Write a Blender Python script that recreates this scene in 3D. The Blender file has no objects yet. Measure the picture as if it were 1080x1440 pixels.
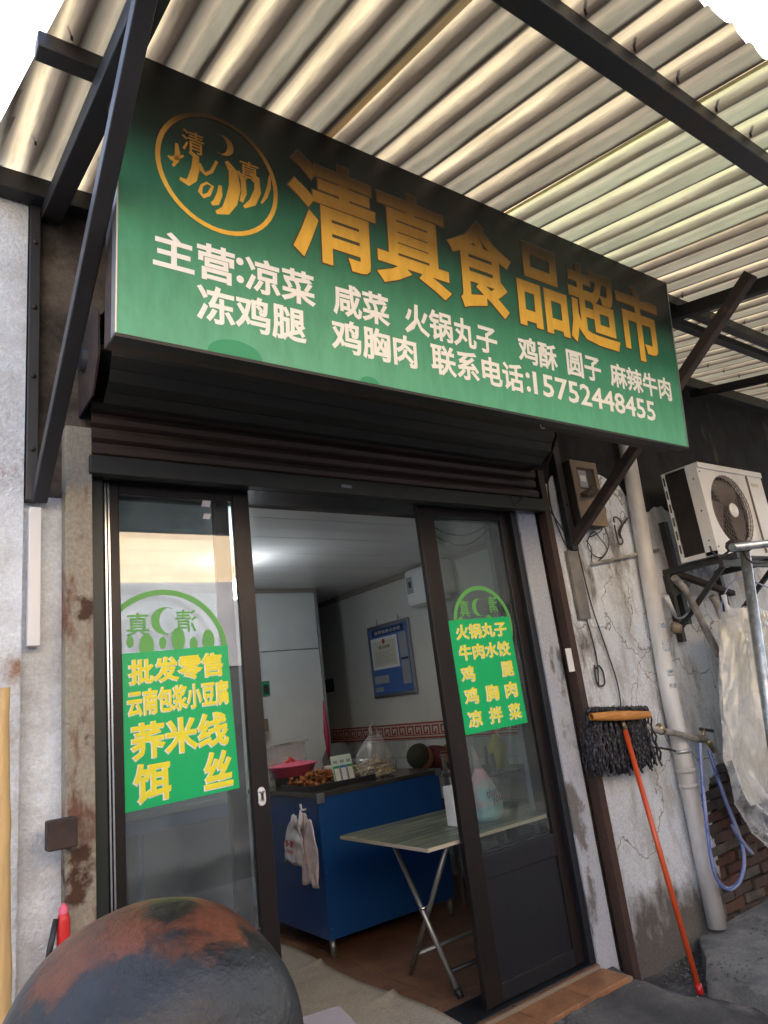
import bpy, bmesh, math, random
from mathutils import Vector, Matrix, noise
random.seed(7)
S = bpy.context.scene
COL = S.collection
R_ = math.radians
# ---------------------------------------------------------------- camera
CAMX = ((0.8126388, 0.05636721, 0.58003527), (-0.56989945, 0.28487104, 0.77075489), (-0.12178995, -0.95690711, 0.26362091))
FPX = 968.085
CP = Vector((0, -2.7, 1.56))
cam = bpy.data.cameras.new('camera'); camo = bpy.data.objects.new('camera', cam); COL.objects.link(camo)
M = Matrix(((CAMX[0][0], -CAMX[0][1], -CAMX[0][2], CP.x), (CAMX[1][0], -CAMX[1][1], -CAMX[1][2], CP.y),
            (CAMX[2][0], -CAMX[2][1], -CAMX[2][2], CP.z), (0, 0, 0, 1)))
camo.matrix_world = M
cam.sensor_fit = 'VERTICAL'; cam.sensor_height = 24; cam.lens = 24 * FPX / 1440
cam.clip_start = 0.05; cam.clip_end = 500
S.camera = camo
# ---------------------------------------------------------------- sky, sun, exposure
SUN_EL, SUN_AZ = R_(44), R_(40)         # sun stands behind the shop, to the right
w = bpy.data.worlds.new('World'); S.world = w; w.use_nodes = True
nt = w.node_tree; bg = nt.nodes['Background']
sky = nt.nodes.new('ShaderNodeTexSky'); sky.sky_type = 'NISHITA'; sky.sun_disc = False
sky.sun_elevation = SUN_EL; sky.sun_rotation = SUN_AZ; sky.air_density = 1.2; sky.dust_density = 4.0; sky.ozone_density = 1.0
nt.links.new(sky.outputs[0], bg.inputs[0]); bg.inputs[1].default_value = 0.13
sl = bpy.data.lights.new('sun', 'SUN'); slo = bpy.data.objects.new('sun', sl); COL.objects.link(slo)
sl.energy = 4.0; sl.angle = R_(0.6); sl.color = (1, .95, .86)
# sun_rotation r: direction (sin r, cos r) in the xy plane
sd = Vector((math.sin(SUN_AZ) * math.cos(SUN_EL), math.cos(SUN_AZ) * math.cos(SUN_EL), math.sin(SUN_EL)))
slo.rotation_euler = sd.to_track_quat('Z', 'Y').to_euler()
S.view_settings.view_transform = 'Standard'; S.view_settings.look = 'None'; S.view_settings.gamma = 1
S.view_settings.exposure = 2.5
S.view_settings.use_curve_mapping = False
S.cycles.max_bounces = 7; S.cycles.transparent_max_bounces = 10; S.cycles.diffuse_bounces = 5; S.cycles.glossy_bounces = 3
S.cycles.caustics_reflective = False; S.cycles.caustics_refractive = False

# ---------------------------------------------------------------- measuring helpers (a pixel of the photo becomes a point on a real plane)
def ray(px, py):
    c = (px - 540, py - 720, FPX)
    return Vector([sum(a * b for a, b in zip(r, c)) for r in CAMX])
def onp(px, py, p0, n):
    r = ray(px, py); p0 = Vector(p0); n = Vector(n)
    return CP + r * ((p0 - CP).dot(n) / r.dot(n))
def Y(px, py, y=0.0): return onp(px, py, (0, y, 0), (0, 1, 0))
def X(px, py, x): return onp(px, py, (x, 0, 0), (1, 0, 0))
def Z(px, py, z): return onp(px, py, (0, 0, z), (0, 0, 1))

# ---------------------------------------------------------------- materials
def L(nt, a, b): nt.links.new(a, b)
def mat(name, c, rough=.6, metal=0, c2=None, scale=3., detail=8., lo=.4, hi=.6, c3=None, scale3=1., lo3=.55, hi3=.65, stretch=(1, 1, 1),
        bump=0., bscale=40., spec=.5, rvar=0., stretch3=(1, 1, 1), coat=0., sub=0., alpha=1., trans=0., grain=0., crack=None, foot=None):
    m = bpy.data.materials.new(name); m.use_nodes = True; nt = m.node_tree; N = nt.nodes
    b = N['Principled BSDF']; b.inputs['Roughness'].default_value = rough; b.inputs['Metallic'].default_value = metal
    b.inputs['Specular IOR Level'].default_value = spec; b.inputs['Coat Weight'].default_value = coat
    tc = N.new('ShaderNodeNewGeometry')
    def nz(sc, st, det=detail, seed=0):
        mp = N.new('ShaderNodeMapping'); mp.inputs['Scale'].default_value = st; mp.inputs['Location'].default_value = (seed, seed * .7, 0)
        L(nt, tc.outputs['Position'], mp.inputs[0]); n = N.new('ShaderNodeTexNoise'); n.inputs['Scale'].default_value = sc
        n.inputs['Detail'].default_value = det; n.inputs['Roughness'].default_value = .62; L(nt, mp.outputs[0], n.inputs[0]); return n.outputs[0]
    def ramp(src, lo, hi):
        r = N.new('ShaderNodeMapRange'); r.inputs[1].default_value = lo; r.inputs[2].default_value = hi; L(nt, src, r.inputs[0]); return r.outputs[0]
    def mix(f, a, b_):
        x = N.new('ShaderNodeMix'); x.data_type = 'RGBA'; L(nt, f, x.inputs[0])
        for i, v in ((6, a), (7, b_)):
            if isinstance(v, tuple): x.inputs[i].default_value = (*v, 1)
            else: L(nt, v, x.inputs[i])
        return x.outputs[2]
    col = c
    if c2: col = mix(ramp(nz(scale, stretch), lo, hi), c, c2)
    if c3: col = mix(ramp(nz(scale3, stretch3, 10, 5.3), lo3, hi3), col, c3)
    if crack:  # hairline cracks
        nn = N.new('ShaderNodeTexNoise'); nn.inputs['Scale'].default_value = 3; nn.inputs['Detail'].default_value = 6; L(nt, tc.outputs['Position'], nn.inputs[0])
        av = N.new('ShaderNodeVectorMath'); av.operation = 'MULTIPLY_ADD'; av.inputs[1].default_value = (.5, .5, .5); L(nt, nn.outputs[1], av.inputs[0]); L(nt, tc.outputs['Position'], av.inputs[2])
        vo = N.new('ShaderNodeTexVoronoi'); vo.feature = 'DISTANCE_TO_EDGE'; vo.inputs['Scale'].default_value = 1.2; L(nt, av.outputs[0], vo.inputs[0])
        col = mix(ramp(vo.outputs[0], .002, .006), crack, col)
    if foot:  # splashed mud along the foot of the wall
        sp_ = N.new('ShaderNodeSeparateXYZ'); L(nt, tc.outputs['Position'], sp_.inputs[0]); n_ = nz(5, (1, 1, .6), 10, 9.1)
        fm_ = N.new('ShaderNodeMath'); fm_.operation = 'MULTIPLY_ADD'; fm_.inputs[1].default_value = -1.1; L(nt, n_, fm_.inputs[0]); L(nt, sp_.outputs[2], fm_.inputs[2])
        col = mix(ramp(fm_.outputs[0], -.38, -.1), foot, col)
    if grain:
        gn = N.new('ShaderNodeTexNoise'); gn.inputs['Scale'].default_value = 70; gn.inputs['Detail'].default_value = 6; gn.inputs['Roughness'].default_value = .8; L(nt, tc.outputs['Position'], gn.inputs[0])
        gm = N.new('ShaderNodeMapRange'); gm.inputs[1].default_value = .3; gm.inputs[2].default_value = .7; gm.inputs[3].default_value = 1 - grain; gm.inputs[4].default_value = 1 + grain * .6; L(nt, gn.outputs[0], gm.inputs[0])
        gv = N.new('ShaderNodeVectorMath'); gv.operation = 'SCALE'; L(nt, gm.outputs[0], gv.inputs['Scale'])
        if isinstance(col, tuple): gv.inputs[0].default_value = col
        else: L(nt, col, gv.inputs[0])
        col = gv.outputs[0]
    if isinstance(col, tuple): b.inputs['Base Color'].default_value = (*col, 1)
    else: L(nt, col, b.inputs['Base Color'])
    if rvar:
        r = N.new('ShaderNodeMapRange'); r.inputs[3].default_value = rough - rvar; r.inputs[4].default_value = rough + rvar
        L(nt, nz(9, (1, 1, 1), 5, 2), r.inputs[0]); L(nt, r.outputs[0], b.inputs['Roughness'])
    if bump:
        bn = N.new('ShaderNodeBump'); bn.inputs['Strength'].default_value = bump; bn.inputs['Distance'].default_value = .01
        L(nt, nz(bscale, stretch), bn.inputs['Height']); L(nt, bn.outputs[0], b.inputs['Normal'])
    if sub: b.inputs['Subsurface Weight'].default_value = sub
    if alpha < 1: b.inputs['Alpha'].default_value = alpha
    if trans: b.inputs['Transmission Weight'].default_value = trans
    return m
MT = {}
def mm(k, *a, **kw): MT[k] = mat(k, *a, **kw); return MT[k]
mm('plaster_left', (.8, .86, .93), .9, c2=(.42, .41, .4), scale=3.2, lo=.45, hi=.74, c3=(.3, .13, .05), scale3=2.3, lo3=.62, hi3=.7, bump=1., bscale=60, grain=.22, foot=(.35, .34, .33))
mm('plaster_right', (.76, .82, .9), .9, c2=(.42, .42, .43), scale=3.4, detail=12, lo=.46, hi=.66, stretch=(1.5, 1, .6), c3=(.13, .11, .1), scale3=2.4, lo3=.56, hi3=.68, stretch3=(2.2, 1, .8), bump=1., bscale=60, grain=.3, crack=(.3, .29, .28), foot=(.15, .14, .13))
mm('reveal_plaster', (.44, .47, .54), .9, c2=(.17, .165, .165), scale=3.4, detail=12, lo=.52, hi=.57, stretch=(1, 1, .5), bump=.8, grain=.25)
mm('shade_wall', (.022, .022, .024), .95, c2=(.01, .01, .011), scale=4, c3=(.13, .11, .09), scale3=1.9, lo3=.62, hi3=.74, stretch3=(3, 1, .7), bump=.6, bscale=20)  # awning shade painted in as near black, with brown stains
mm('old_render', (.15, .125, .105), .95, c2=(.05, .045, .04), scale=4, bump=.7, bscale=18, grain=.35)
mm('concrete', (.11, .107, .105), .9, c2=(.05, .05, .052), scale=3, detail=12, c3=(.24, .23, .22), scale3=4, lo3=.58, hi3=.68, bump=1., bscale=40, crack=(.03, .03, .03), grain=.35)
mm('ledge', (.2, .2, .19), .9, c2=(.1, .1, .1), scale=4, lo=.4, hi=.65, bump=.8, bscale=18, grain=.35)
mm('asphalt', (.07, .068, .066), .92, c2=(.11, .1, .095), scale=1.2, bump=.6, bscale=40, grain=.35)
mm('mortar', (.07, .06, .055), .95, c2=(.12, .11, .1), scale=12, bump=.8)
BR = [mm('brick_red', (.13, .05, .035), .95, c2=(.08, .05, .04), scale=14, bump=.8, bscale=60),
      mm('brick_brown', (.1, .06, .045), .95, c2=(.06, .045, .04), scale=12, bump=.8, bscale=60),
      mm('brick_grey', (.13, .115, .1), .95, c2=(.07, .06, .055), scale=10, bump=.8, bscale=60)]
mm('room_wall', (.62, .62, .59), .6, c2=(.55, .55, .52), scale=1.2, lo=.4, hi=.7, bump=.03)
mm('room_dark', (.1, .1, .1), .7)
mm('ceiling', (.8, .8, .8), .28, c2=(.74, .74, .74), scale=1.5, stretch=(.3, 3, 1), spec=.5)
mm('ceiling_trim', (.3, .27, .24), .5)
mm('white_panel', (.75, .77, .77), .55, c2=(.68, .7, .7), scale=2, bump=.05, bscale=3)
mm('tile_floor', (.27, .14, .08), .42, c2=(.15, .08, .05), scale=5, lo=.35, hi=.65, rvar=.12, bump=.04, grain=.35)
mm('grout', (.25, .2, .15), .9)
mm('sill_tile', (.36, .17, .08), .6, c2=(.24, .11, .055), scale=7, bump=.1, grain=.35)
mm('cardboard', (.42, .37, .3), .85, c2=(.32, .28, .23), scale=2.5, bump=.15, bscale=8, grain=.35)
mm('rust_steel', (.06, .035, .028), .75, c2=(.03, .022, .02), scale=5, c3=(.1, .05, .03), scale3=9, lo3=.6, hi3=.7, bump=.3)
mm('rust_post', (.34, .31, .25), .75, c2=(.17, .085, .055), scale=3.2, lo=.53, hi=.62, stretch=(2.5, 1, .9), c3=(.07, .03, .018), scale3=5, lo3=.55, hi3=.62, bump=.4, grain=.35)
mm('red_post', (.06, .03, .023), .7, c2=(.035, .022, .019), scale=3, stretch=(1, 1, .5), lo=.4, hi=.6, bump=.3, grain=.35)
mm('black_steel', (.014, .014, .017), .55, c2=(.025, .018, .015), scale=4, lo=.5, hi=.7, bump=.15)
mm('brace_steel', (.035, .037, .043), .45, c2=(.02, .02, .024), scale=3, lo=.4, hi=.7, bump=.1)
mm('purlin_steel', (.018, .018, .022), .5, c2=(.04, .02, .015), scale=2.2, lo=.5, hi=.6, bump=.15)
mm('shutter', (.085, .056, .048), .55, c2=(.055, .04, .035), scale=3, stretch=(.4, 1, 2), bump=.1, metal=.2)
mm('shutter_roll', (.04, .04, .036), .55, c2=(.026, .026, .025), scale=3, stretch=(.3, 1, 2), bump=.1, metal=.2)
mm('door_alu', (.022, .016, .016), .38, c2=(.016, .013, .013), scale=5, stretch=(3, 3, .3), metal=.35, rvar=.08)
mm('door_dark', (.008, .009, .013), .42, c2=(.015, .016, .02), scale=40, stretch=(4, 1, .2), lo=.45, hi=.7, bump=.15, bscale=50)
mm('door_green', (.03, .038, .036), .4, metal=.3)
mm('alu_bright', (.75, .77, .8), .22, metal=1)
mm('galvanised', (.55, .58, .6), .38, metal=.85, c2=(.35, .37, .39), scale=18, lo=.42, hi=.6, c3=(.7, .7, .7), scale3=30, lo3=.6, hi3=.65, bump=.2)
mm('pvc', (.7, .71, .73), .5, c2=(.44, .41, .38), scale=5, stretch=(1, 1, .3), lo=.4, hi=.7, bump=.05)
mm('pvc_dirty', (.4, .38, .35), .6, c2=(.14, .13, .12), scale=7, lo=.42, hi=.62)
mm('brass', (.45, .36, .2), .4, metal=.8, c2=(.2, .17, .12), scale=20)
mm('chrome', (.7, .7, .7), .2, metal=1)
mm('ac_white', (.72, .73, .74), .35, c2=(.56, .54, .5), scale=3, lo=.5, hi=.8, bump=.02)
mm('ac_grille', (.16, .14, .135), .6)
mm('ac_fins', (.012, .012, .013), .7, c2=(.03, .028, .027), scale=8)
mm('fan', (.2, .17, .16), .5)
mm('meter_box', (.3, .22, .15), .55, c2=(.2, .15, .1), scale=5, bump=.1)
mm('meter_dark', (.05, .035, .03), .6)
mm('white_paint', (.75, .75, .75), .4)
mm('wire', (.025, .023, .022), .6)
mm('mop_wood', (.6, .27, .06), .5, c2=(.45, .19, .04), scale=14, stretch=(1, 6, 6))
mm('mop_handle', (.62, .09, .025), .35, c2=(.55, .07, .02), scale=6)
mm('mop_cap', (.5, .02, .02), .4)
mm('mop_yarn', (.022, .022, .028), .95, c2=(.13, .13, .15), scale=60, lo=.5, hi=.62, bump=.5, bscale=150)
mm('counter_blue', (.012, .075, .27), .32, c2=(.01, .062, .23), scale=2, rvar=.05, spec=.5)
mm('counter_top', (.06, .06, .058), .16, c2=(.045, .045, .043), scale=6)
mm('table_top', (.17, .2, .13), .35, c2=(.07, .085, .06), scale=5, stretch=(.6, 9, 1), lo=.42, hi=.56, c3=(.36, .36, .26), scale3=5, lo3=.53, hi3=.62, stretch3=(.5, 9, 1))
mm('table_edge', (.45, .4, .32), .5)
mm('steel_tube', (.3, .31, .31), .35, metal=.7)
mm('black_plastic', (.02, .02, .022), .45)
mm('pink', (.75, .12, .2), .4)
mm('red', (.65, .02, .02), .4)
mm('fried', (.45, .15, .03), .6, c2=(.2, .07, .015), scale=40, bump=.6, bscale=80)
mm('noodle', (.62, .52, .36), .6, c2=(.4, .3, .17), scale=30)
mm('mint', (.55, .75, .7), .5)
mm('green_print', (.01, .28, .13), .5)
mm('blue_print', (.02, .12, .5), .5)
mm('dark_print', (.03, .03, .04), .5)
mm('grey_print', (.32, .33, .37), .5)
mm('red_print', (.5, .03, .03), .5)
mm('paper', (.75, .75, .75), .6)
mm('cert_paper', (.62, .6, .5), .5)
mm('board_blue', (.06, .14, .4), .35, c2=(.1, .2, .5), scale=2, lo=.35, hi=.7)
mm('board_navy', (.01, .02, .08), .4)
mm('alu_grey', (.35, .36, .38), .35, metal=.7)
mm('key_red', (.32, .02, .03), .4)
mm('key_pale', (.55, .52, .45), .45)
mm('wall_tile', (.55, .58, .58), .25, c2=(.47, .5, .5), scale=5)
mm('magenta', (.3, .015, .07), .5)
mm('olive', (.03, .032, .02), .8)
mm('skin', (.3, .13, .08), .55, sub=.1)
mm('hair', (.012, .011, .012), .6)
mm('shirt', (.1, .02, .025), .8)
mm('plastic_bag', (.8, .8, .82), .35, c2=(.7, .68, .7), scale=6, bump=.5, bscale=12)
mm('parcel_grey', (.3, .25, .24), .6, bump=.4)
mm('pink_bag', (.76, .64, .64), .4, bump=.5, bscale=12)
mm('blue_bag', (.42, .68, .76), .4, c2=(.85, .5, .55), scale=5, lo=.5, hi=.55, bump=.4, bscale=14)
mm('cream_cloth', (.6, .58, .5), .8, c2=(.5, .48, .4), scale=5, stretch=(4, 4, .6), bump=.4, bscale=12)
mm('bamboo', (.66, .45, .2), .5, c2=(.5, .34, .16), scale=6, stretch=(5, 5, .5))
mm('dark_rust_iron', (.035, .037, .042), .5, c2=(.018, .018, .02), scale=5, lo=.4, hi=.6, rvar=.15, bump=.25, bscale=18)
mm('yellow_plastic', (.55, .5, .03), .4)
mm('orange_liquid', (.5, .16, .02), .3)
mm('opp_wall', (.4, .39, .42), .85, c2=(.3, .3, .33), scale=1.5)
mm('opp_dark', (.02, .022, .028), .8, c2=(.035, .035, .04), scale=1.2)
mm('opp_orange', (.8, .62, .42), .85)
mm('gold_edge', (.07, .04, .02), .5)
mm('sign_white', (.84, .85, .85), .4)
mm('yellow_print', (.9, .8, .04), .45)
mm('poster_green', (.0, .48, .15), .4)
mm('decal_green', (.12, .42, .1), .45)
mm('blue_tag', (.1, .3, .45), .5)
mm('sticker_grey', (.5, .53, .56), .5, c2=(.12, .22, .35), scale=60, lo=.52, hi=.58)
mm('duct_grey', (.13, .13, .13), .6, c2=(.22, .21, .2), scale=9)
mm('ring_yellow', (.5, .38, .08), .4)
mm('dark_green_steel', (.02, .035, .035), .5, c2=(.04, .03, .03), scale=6)
def glassmat(name, tint, refl_rough=.0, dirt=.06, dirt_c=(.5, .55, .58), boost=1.5):
    m = bpy.data.materials.new(name); m.use_nodes = True; nt = m.node_tree; N = nt.nodes; N.remove(N['Principled BSDF'])
    out = N['Material Output']; tr = N.new('ShaderNodeBsdfTransparent'); tr.inputs[0].default_value = (*tint, 1)
    gl = N.new('ShaderNodeBsdfGlossy'); gl.inputs['Roughness'].default_value = refl_rough
    fr = N.new('ShaderNodeFresnel'); fr.inputs[0].default_value = 1.6
    ml = N.new('ShaderNodeMath'); ml.operation = 'MULTIPLY'; ml.inputs[1].default_value = boost; ml.use_clamp = True
    gb_ = N.new('ShaderNodeNewGeometry'); fb2 = N.new('ShaderNodeMath'); fb2.operation = 'SUBTRACT'; fb2.inputs[0].default_value = 1; L(nt, gb_.outputs['Backfacing'], fb2.inputs[1])
    fm2 = N.new('ShaderNodeMath'); fm2.operation = 'MULTIPLY'; L(nt, fr.outputs[0], fm2.inputs[0]); L(nt, fb2.outputs[0], fm2.inputs[1]); L(nt, fm2.outputs[0], ml.inputs[0]); mx = N.new('ShaderNodeMixShader'); L(nt, ml.outputs[0], mx.inputs[0]); L(nt, tr.outputs[0], mx.inputs[1]); L(nt, gl.outputs[0], mx.inputs[2])
    df = N.new('ShaderNodeBsdfDiffuse'); df.inputs[0].default_value = (*dirt_c, 1)
    g = N.new('ShaderNodeNewGeometry'); n = N.new('ShaderNodeTexNoise'); n.inputs['Scale'].default_value = 5; n.inputs['Detail'].default_value = 8
    L(nt, g.outputs['Position'], n.inputs[0]); mr = N.new('ShaderNodeMapRange'); mr.inputs[1].default_value = .35; mr.inputs[2].default_value = .75
    mr.inputs[3].default_value = dirt * .3; mr.inputs[4].default_value = dirt * 1.8; L(nt, n.outputs[0], mr.inputs[0])
    m2 = N.new('ShaderNodeMixShader'); L(nt, mr.outputs[0], m2.inputs[0]); L(nt, mx.outputs[0], m2.inputs[1]); L(nt, df.outputs[0], m2.inputs[2])
    L(nt, m2.outputs[0], out.inputs[0]); MT[name] = m; return m
glassmat('glass', (.84, .89, .9), dirt=.05, boost=3.2)
glassmat('glass_right', (.85, .88, .87), dirt=.03, boost=.9)
glassmat('clear_plastic', (.9, .9, .9), .15, dirt=.22, dirt_c=(.7, .7, .7), boost=1.5)
glassmat('milky_film', (.93, .93, .93), .2, dirt=.24, dirt_c=(.8, .84, .88), boost=1.6)
glassmat('hose_plastic', (.55, .62, .9), .1, dirt=.5, dirt_c=(.5, .55, .8), boost=1.6)
def roofmat(name, clean, mid, dirt, tr=.5):
    """corrugated sheet: rain washes grime into the valleys, the crests stay clean and let light through"""
    m = bpy.data.materials.new(name); m.use_nodes = True; nt = m.node_tree; N = nt.nodes; b = N['Principled BSDF']
    at = N.new('ShaderNodeAttribute'); at.attribute_name = 'across'
    g = N.new('ShaderNodeNewGeometry'); mp = N.new('ShaderNodeMapping'); mp.inputs['Scale'].default_value = (9, .7, 1)
    L(nt, g.outputs['Position'], mp.inputs[0]); n = N.new('ShaderNodeTexNoise'); n.inputs['Scale'].default_value = 3; n.inputs['Detail'].default_value = 9; n.inputs['Roughness'].default_value = .65
    L(nt, mp.outputs[0], n.inputs[0])
    ad = N.new('ShaderNodeMath'); ad.operation = 'MULTIPLY_ADD'; ad.inputs[1].default_value = .10; L(nt, n.outputs[0], ad.inputs[0]); L(nt, at.outputs['Fac'], ad.inputs[2])
    cr = N.new('ShaderNodeValToRGB'); L(nt, ad.outputs[0], cr.inputs[0]); cr.color_ramp.interpolation = 'LINEAR'; E_ = cr.color_ramp.elements
    dk = tuple(c * .45 for c in dirt); gy = (mid[0] * .8, mid[1] * .88, mid[2] * .9)
    st = [(.0, dk), (.04, dirt), (.12, mid), (.19, clean), (.32, clean), (.37, mid), (.45, dirt), (.56, dk), (.64, gy), (.72, mid), (.8, tuple(c * 1.25 for c in mid)), (.86, gy), (.95, gy), (1, dk)]
    E_[0].position = 0; E_[0].color = (*st[0][1], 1); E_[1].position = 1; E_[1].color = (*st[-1][1], 1)
    for p_, c_ in st[1:-1]: e = E_.new(p_); e.color = (*c_, 1)
    mr = N.new('ShaderNodeMapRange'); mr.inputs[1].default_value = .35; mr.inputs[2].default_value = .7; mr.inputs[3].default_value = 1.1; mr.inputs[4].default_value = .62; L(nt, n.outputs[0], mr.inputs[0])
    x = N.new('ShaderNodeVectorMath'); x.operation = 'SCALE'; L(nt, cr.outputs[0], x.inputs[0]); L(nt, mr.outputs[0], x.inputs['Scale'])
    n2 = N.new('ShaderNodeTexNoise'); n2.inputs['Scale'].default_value = 2.1; n2.inputs['Detail'].default_value = 10; mp2 = N.new('ShaderNodeMapping'); mp2.inputs['Scale'].default_value = (4, 1.6, 1)
    mp2.inputs['Location'].default_value = (3.1, 8.2, 0); L(nt, g.outputs['Position'], mp2.inputs[0]); L(nt, mp2.outputs[0], n2.inputs[0])
    mr2 = N.new('ShaderNodeMapRange'); mr2.inputs[1].default_value = .7; mr2.inputs[2].default_value = .78; L(nt, n2.outputs[0], mr2.inputs[0])
    y = N.new('ShaderNodeMix'); y.data_type = 'RGBA'; L(nt, mr2.outputs[0], y.inputs[0]); L(nt, x.outputs[0], y.inputs[6]); y.inputs[7].default_value = (.09, .045, .02, 1)
    L(nt, y.outputs[2], b.inputs['Base Color']); b.inputs['Roughness'].default_value = .45
    t = N.new('ShaderNodeBsdfTranslucent'); L(nt, y.outputs[2], t.inputs[0]); ms = N.new('ShaderNodeMixShader'); ms.inputs[0].default_value = tr
    L(nt, b.outputs[0], ms.inputs[1]); L(nt, t.outputs[0], ms.inputs[2]); L(nt, ms.outputs[0], N['Material Output'].inputs[0]); MT[name] = m
roofmat('roof_sheet', (.84, .7, .47), (.33, .28, .21), (.1, .078, .06), .15)
roofmat('roof_sheet_green', (.66, .64, .4), (.36, .34, .24), (.15, .13, .09), .17)
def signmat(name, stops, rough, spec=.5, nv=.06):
    """sign vinyl: colour ramps from bright at the foot to dark at the head"""
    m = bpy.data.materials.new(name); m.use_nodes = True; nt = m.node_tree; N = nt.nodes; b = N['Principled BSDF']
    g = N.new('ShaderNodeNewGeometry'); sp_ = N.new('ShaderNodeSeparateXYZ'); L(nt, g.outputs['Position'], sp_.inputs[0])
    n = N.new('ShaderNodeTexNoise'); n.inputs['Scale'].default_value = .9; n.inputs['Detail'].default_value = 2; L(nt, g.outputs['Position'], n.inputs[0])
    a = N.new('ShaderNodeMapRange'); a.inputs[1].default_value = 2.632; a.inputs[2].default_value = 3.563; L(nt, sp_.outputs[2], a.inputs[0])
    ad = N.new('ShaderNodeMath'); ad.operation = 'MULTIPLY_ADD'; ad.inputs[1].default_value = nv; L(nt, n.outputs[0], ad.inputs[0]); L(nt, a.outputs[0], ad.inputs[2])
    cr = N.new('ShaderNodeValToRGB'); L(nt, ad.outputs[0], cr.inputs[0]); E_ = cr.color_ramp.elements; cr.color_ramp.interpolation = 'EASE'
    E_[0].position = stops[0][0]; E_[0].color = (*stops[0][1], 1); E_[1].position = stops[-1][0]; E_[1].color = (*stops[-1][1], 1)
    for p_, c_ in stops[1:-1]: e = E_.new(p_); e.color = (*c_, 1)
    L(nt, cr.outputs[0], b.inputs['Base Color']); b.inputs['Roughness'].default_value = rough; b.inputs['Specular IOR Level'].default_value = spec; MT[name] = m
    nb_ = N.new('ShaderNodeTexNoise'); nb_.inputs['Scale'].default_value = 3.5; nb_.inputs['Detail'].default_value = 3; L(nt, g.outputs['Position'], nb_.inputs[0])
    bp_ = N.new('ShaderNodeBump'); bp_.inputs['Strength'].default_value = .35; bp_.inputs['Distance'].default_value = .02; L(nt, nb_.outputs[0], bp_.inputs['Height']); L(nt, bp_.outputs[0], b.inputs['Normal'])
    nd_ = N.new('ShaderNodeTexNoise'); nd_.inputs['Scale'].default_value = 26; nd_.inputs['Detail'].default_value = 12; nd_.inputs['Roughness'].default_value = .7
    mpd = N.new('ShaderNodeMapping'); mpd.inputs['Scale'].default_value = (1, 1, .25); L(nt, g.outputs['Position'], mpd.inputs[0]); L(nt, mpd.outputs[0], nd_.inputs[0])
    md_ = N.new('ShaderNodeMapRange'); md_.inputs[1].default_value = .3; md_.inputs[2].default_value = .75; md_.inputs[3].default_value = 1.08; md_.inputs[4].default_value = .78; L(nt, nd_.outputs[0], md_.inputs[0])
    vs_ = N.new('ShaderNodeVectorMath'); vs_.operation = 'SCALE'; L(nt, cr.outputs[0], vs_.inputs[0]); L(nt, md_.outputs[0], vs_.inputs['Scale']); L(nt, vs_.outputs[0], b.inputs['Base Color'])
signmat('sign_green', [(0, (.11, .42, .26)), (.3, (.06, .3, .18)), (.55, (.022, .15, .085)), (.78, (.004, .012, .009)), (1, (.002, .003, .004))], .42, .3)  # face and gold lettering both darken towards the head of the board
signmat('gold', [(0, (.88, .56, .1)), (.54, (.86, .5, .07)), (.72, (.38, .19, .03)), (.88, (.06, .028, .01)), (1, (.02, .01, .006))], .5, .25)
def potmat():
    m = mat('pot_iron', (.024, .026, .03), .36, c2=(.01, .01, .011), scale=7, lo=.4, hi=.6, rvar=.18, bump=.55, bscale=30); nt = m.node_tree; N = nt.nodes; b = N['Principled BSDF']
    src = b.inputs['Base Color'].links[0].from_socket
    tc = N.new('ShaderNodeTexCoord'); sp = N.new('ShaderNodeSeparateXYZ'); L(nt, tc.outputs['Object'], sp.inputs[0])
    n = N.new('ShaderNodeTexNoise'); n.inputs['Scale'].default_value = 5; n.inputs['Detail'].default_value = 12; n.inputs['Roughness'].default_value = .68; L(nt, tc.outputs['Object'], n.inputs[0])
    a = N.new('ShaderNodeMath'); a.operation = 'MULTIPLY_ADD'; a.inputs[1].default_value = .3; L(nt, n.outputs[0], a.inputs[0]); L(nt, sp.outputs[2], a.inputs[2])
    mr = N.new('ShaderNodeMapRange'); mr.inputs[1].default_value = .36; mr.inputs[2].default_value = .38; L(nt, a.outputs[0], mr.inputs[0])
    x = N.new('ShaderNodeMix'); x.data_type = 'RGBA'; L(nt, mr.outputs[0], x.inputs[0]); L(nt, src, x.inputs[6]); 
    n9 = N.new('ShaderNodeTexNoise'); n9.inputs['Scale'].default_value = 16; n9.inputs['Detail'].default_value = 10; L(nt, tc.outputs['Object'], n9.inputs[0])
    m9 = N.new('ShaderNodeMapRange'); m9.inputs[1].default_value = .4; m9.inputs[2].default_value = .62; L(nt, n9.outputs[0], m9.inputs[0])
    x9 = N.new('ShaderNodeMix'); x9.data_type = 'RGBA'; x9.inputs[6].default_value = (.15, .05, .025, 1); x9.inputs[7].default_value = (.07, .026, .015, 1); L(nt, m9.outputs[0], x9.inputs[0]); L(nt, x9.outputs[2], x.inputs[7])
    # scorched hole mark near the crown
    v = N.new('ShaderNodeVectorMath'); v.operation = 'DISTANCE'; v.inputs[1].default_value = (.04, -.04, .29); L(nt, tc.outputs['Object'], v.inputs[0])
    a2 = N.new('ShaderNodeMath'); a2.operation = 'MULTIPLY_ADD'; a2.inputs[1].default_value = .26; L(nt, n.outputs[0], a2.inputs[0]); L(nt, v.outputs['Value'], a2.inputs[2])
    m2 = N.new('ShaderNodeMapRange'); m2.inputs[1].default_value = .15; m2.inputs[2].default_value = .17; L(nt, a2.outputs[0], m2.inputs[0])
    y = N.new('ShaderNodeMix'); y.data_type = 'RGBA'; L(nt, m2.outputs[0], y.inputs[0]); y.inputs[6].default_value = (.012, .011, .012, 1); L(nt, x.outputs[2], y.inputs[7])
    L(nt, y.outputs[2], b.inputs['Base Color']); MT['pot_iron'] = m
potmat()

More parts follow.
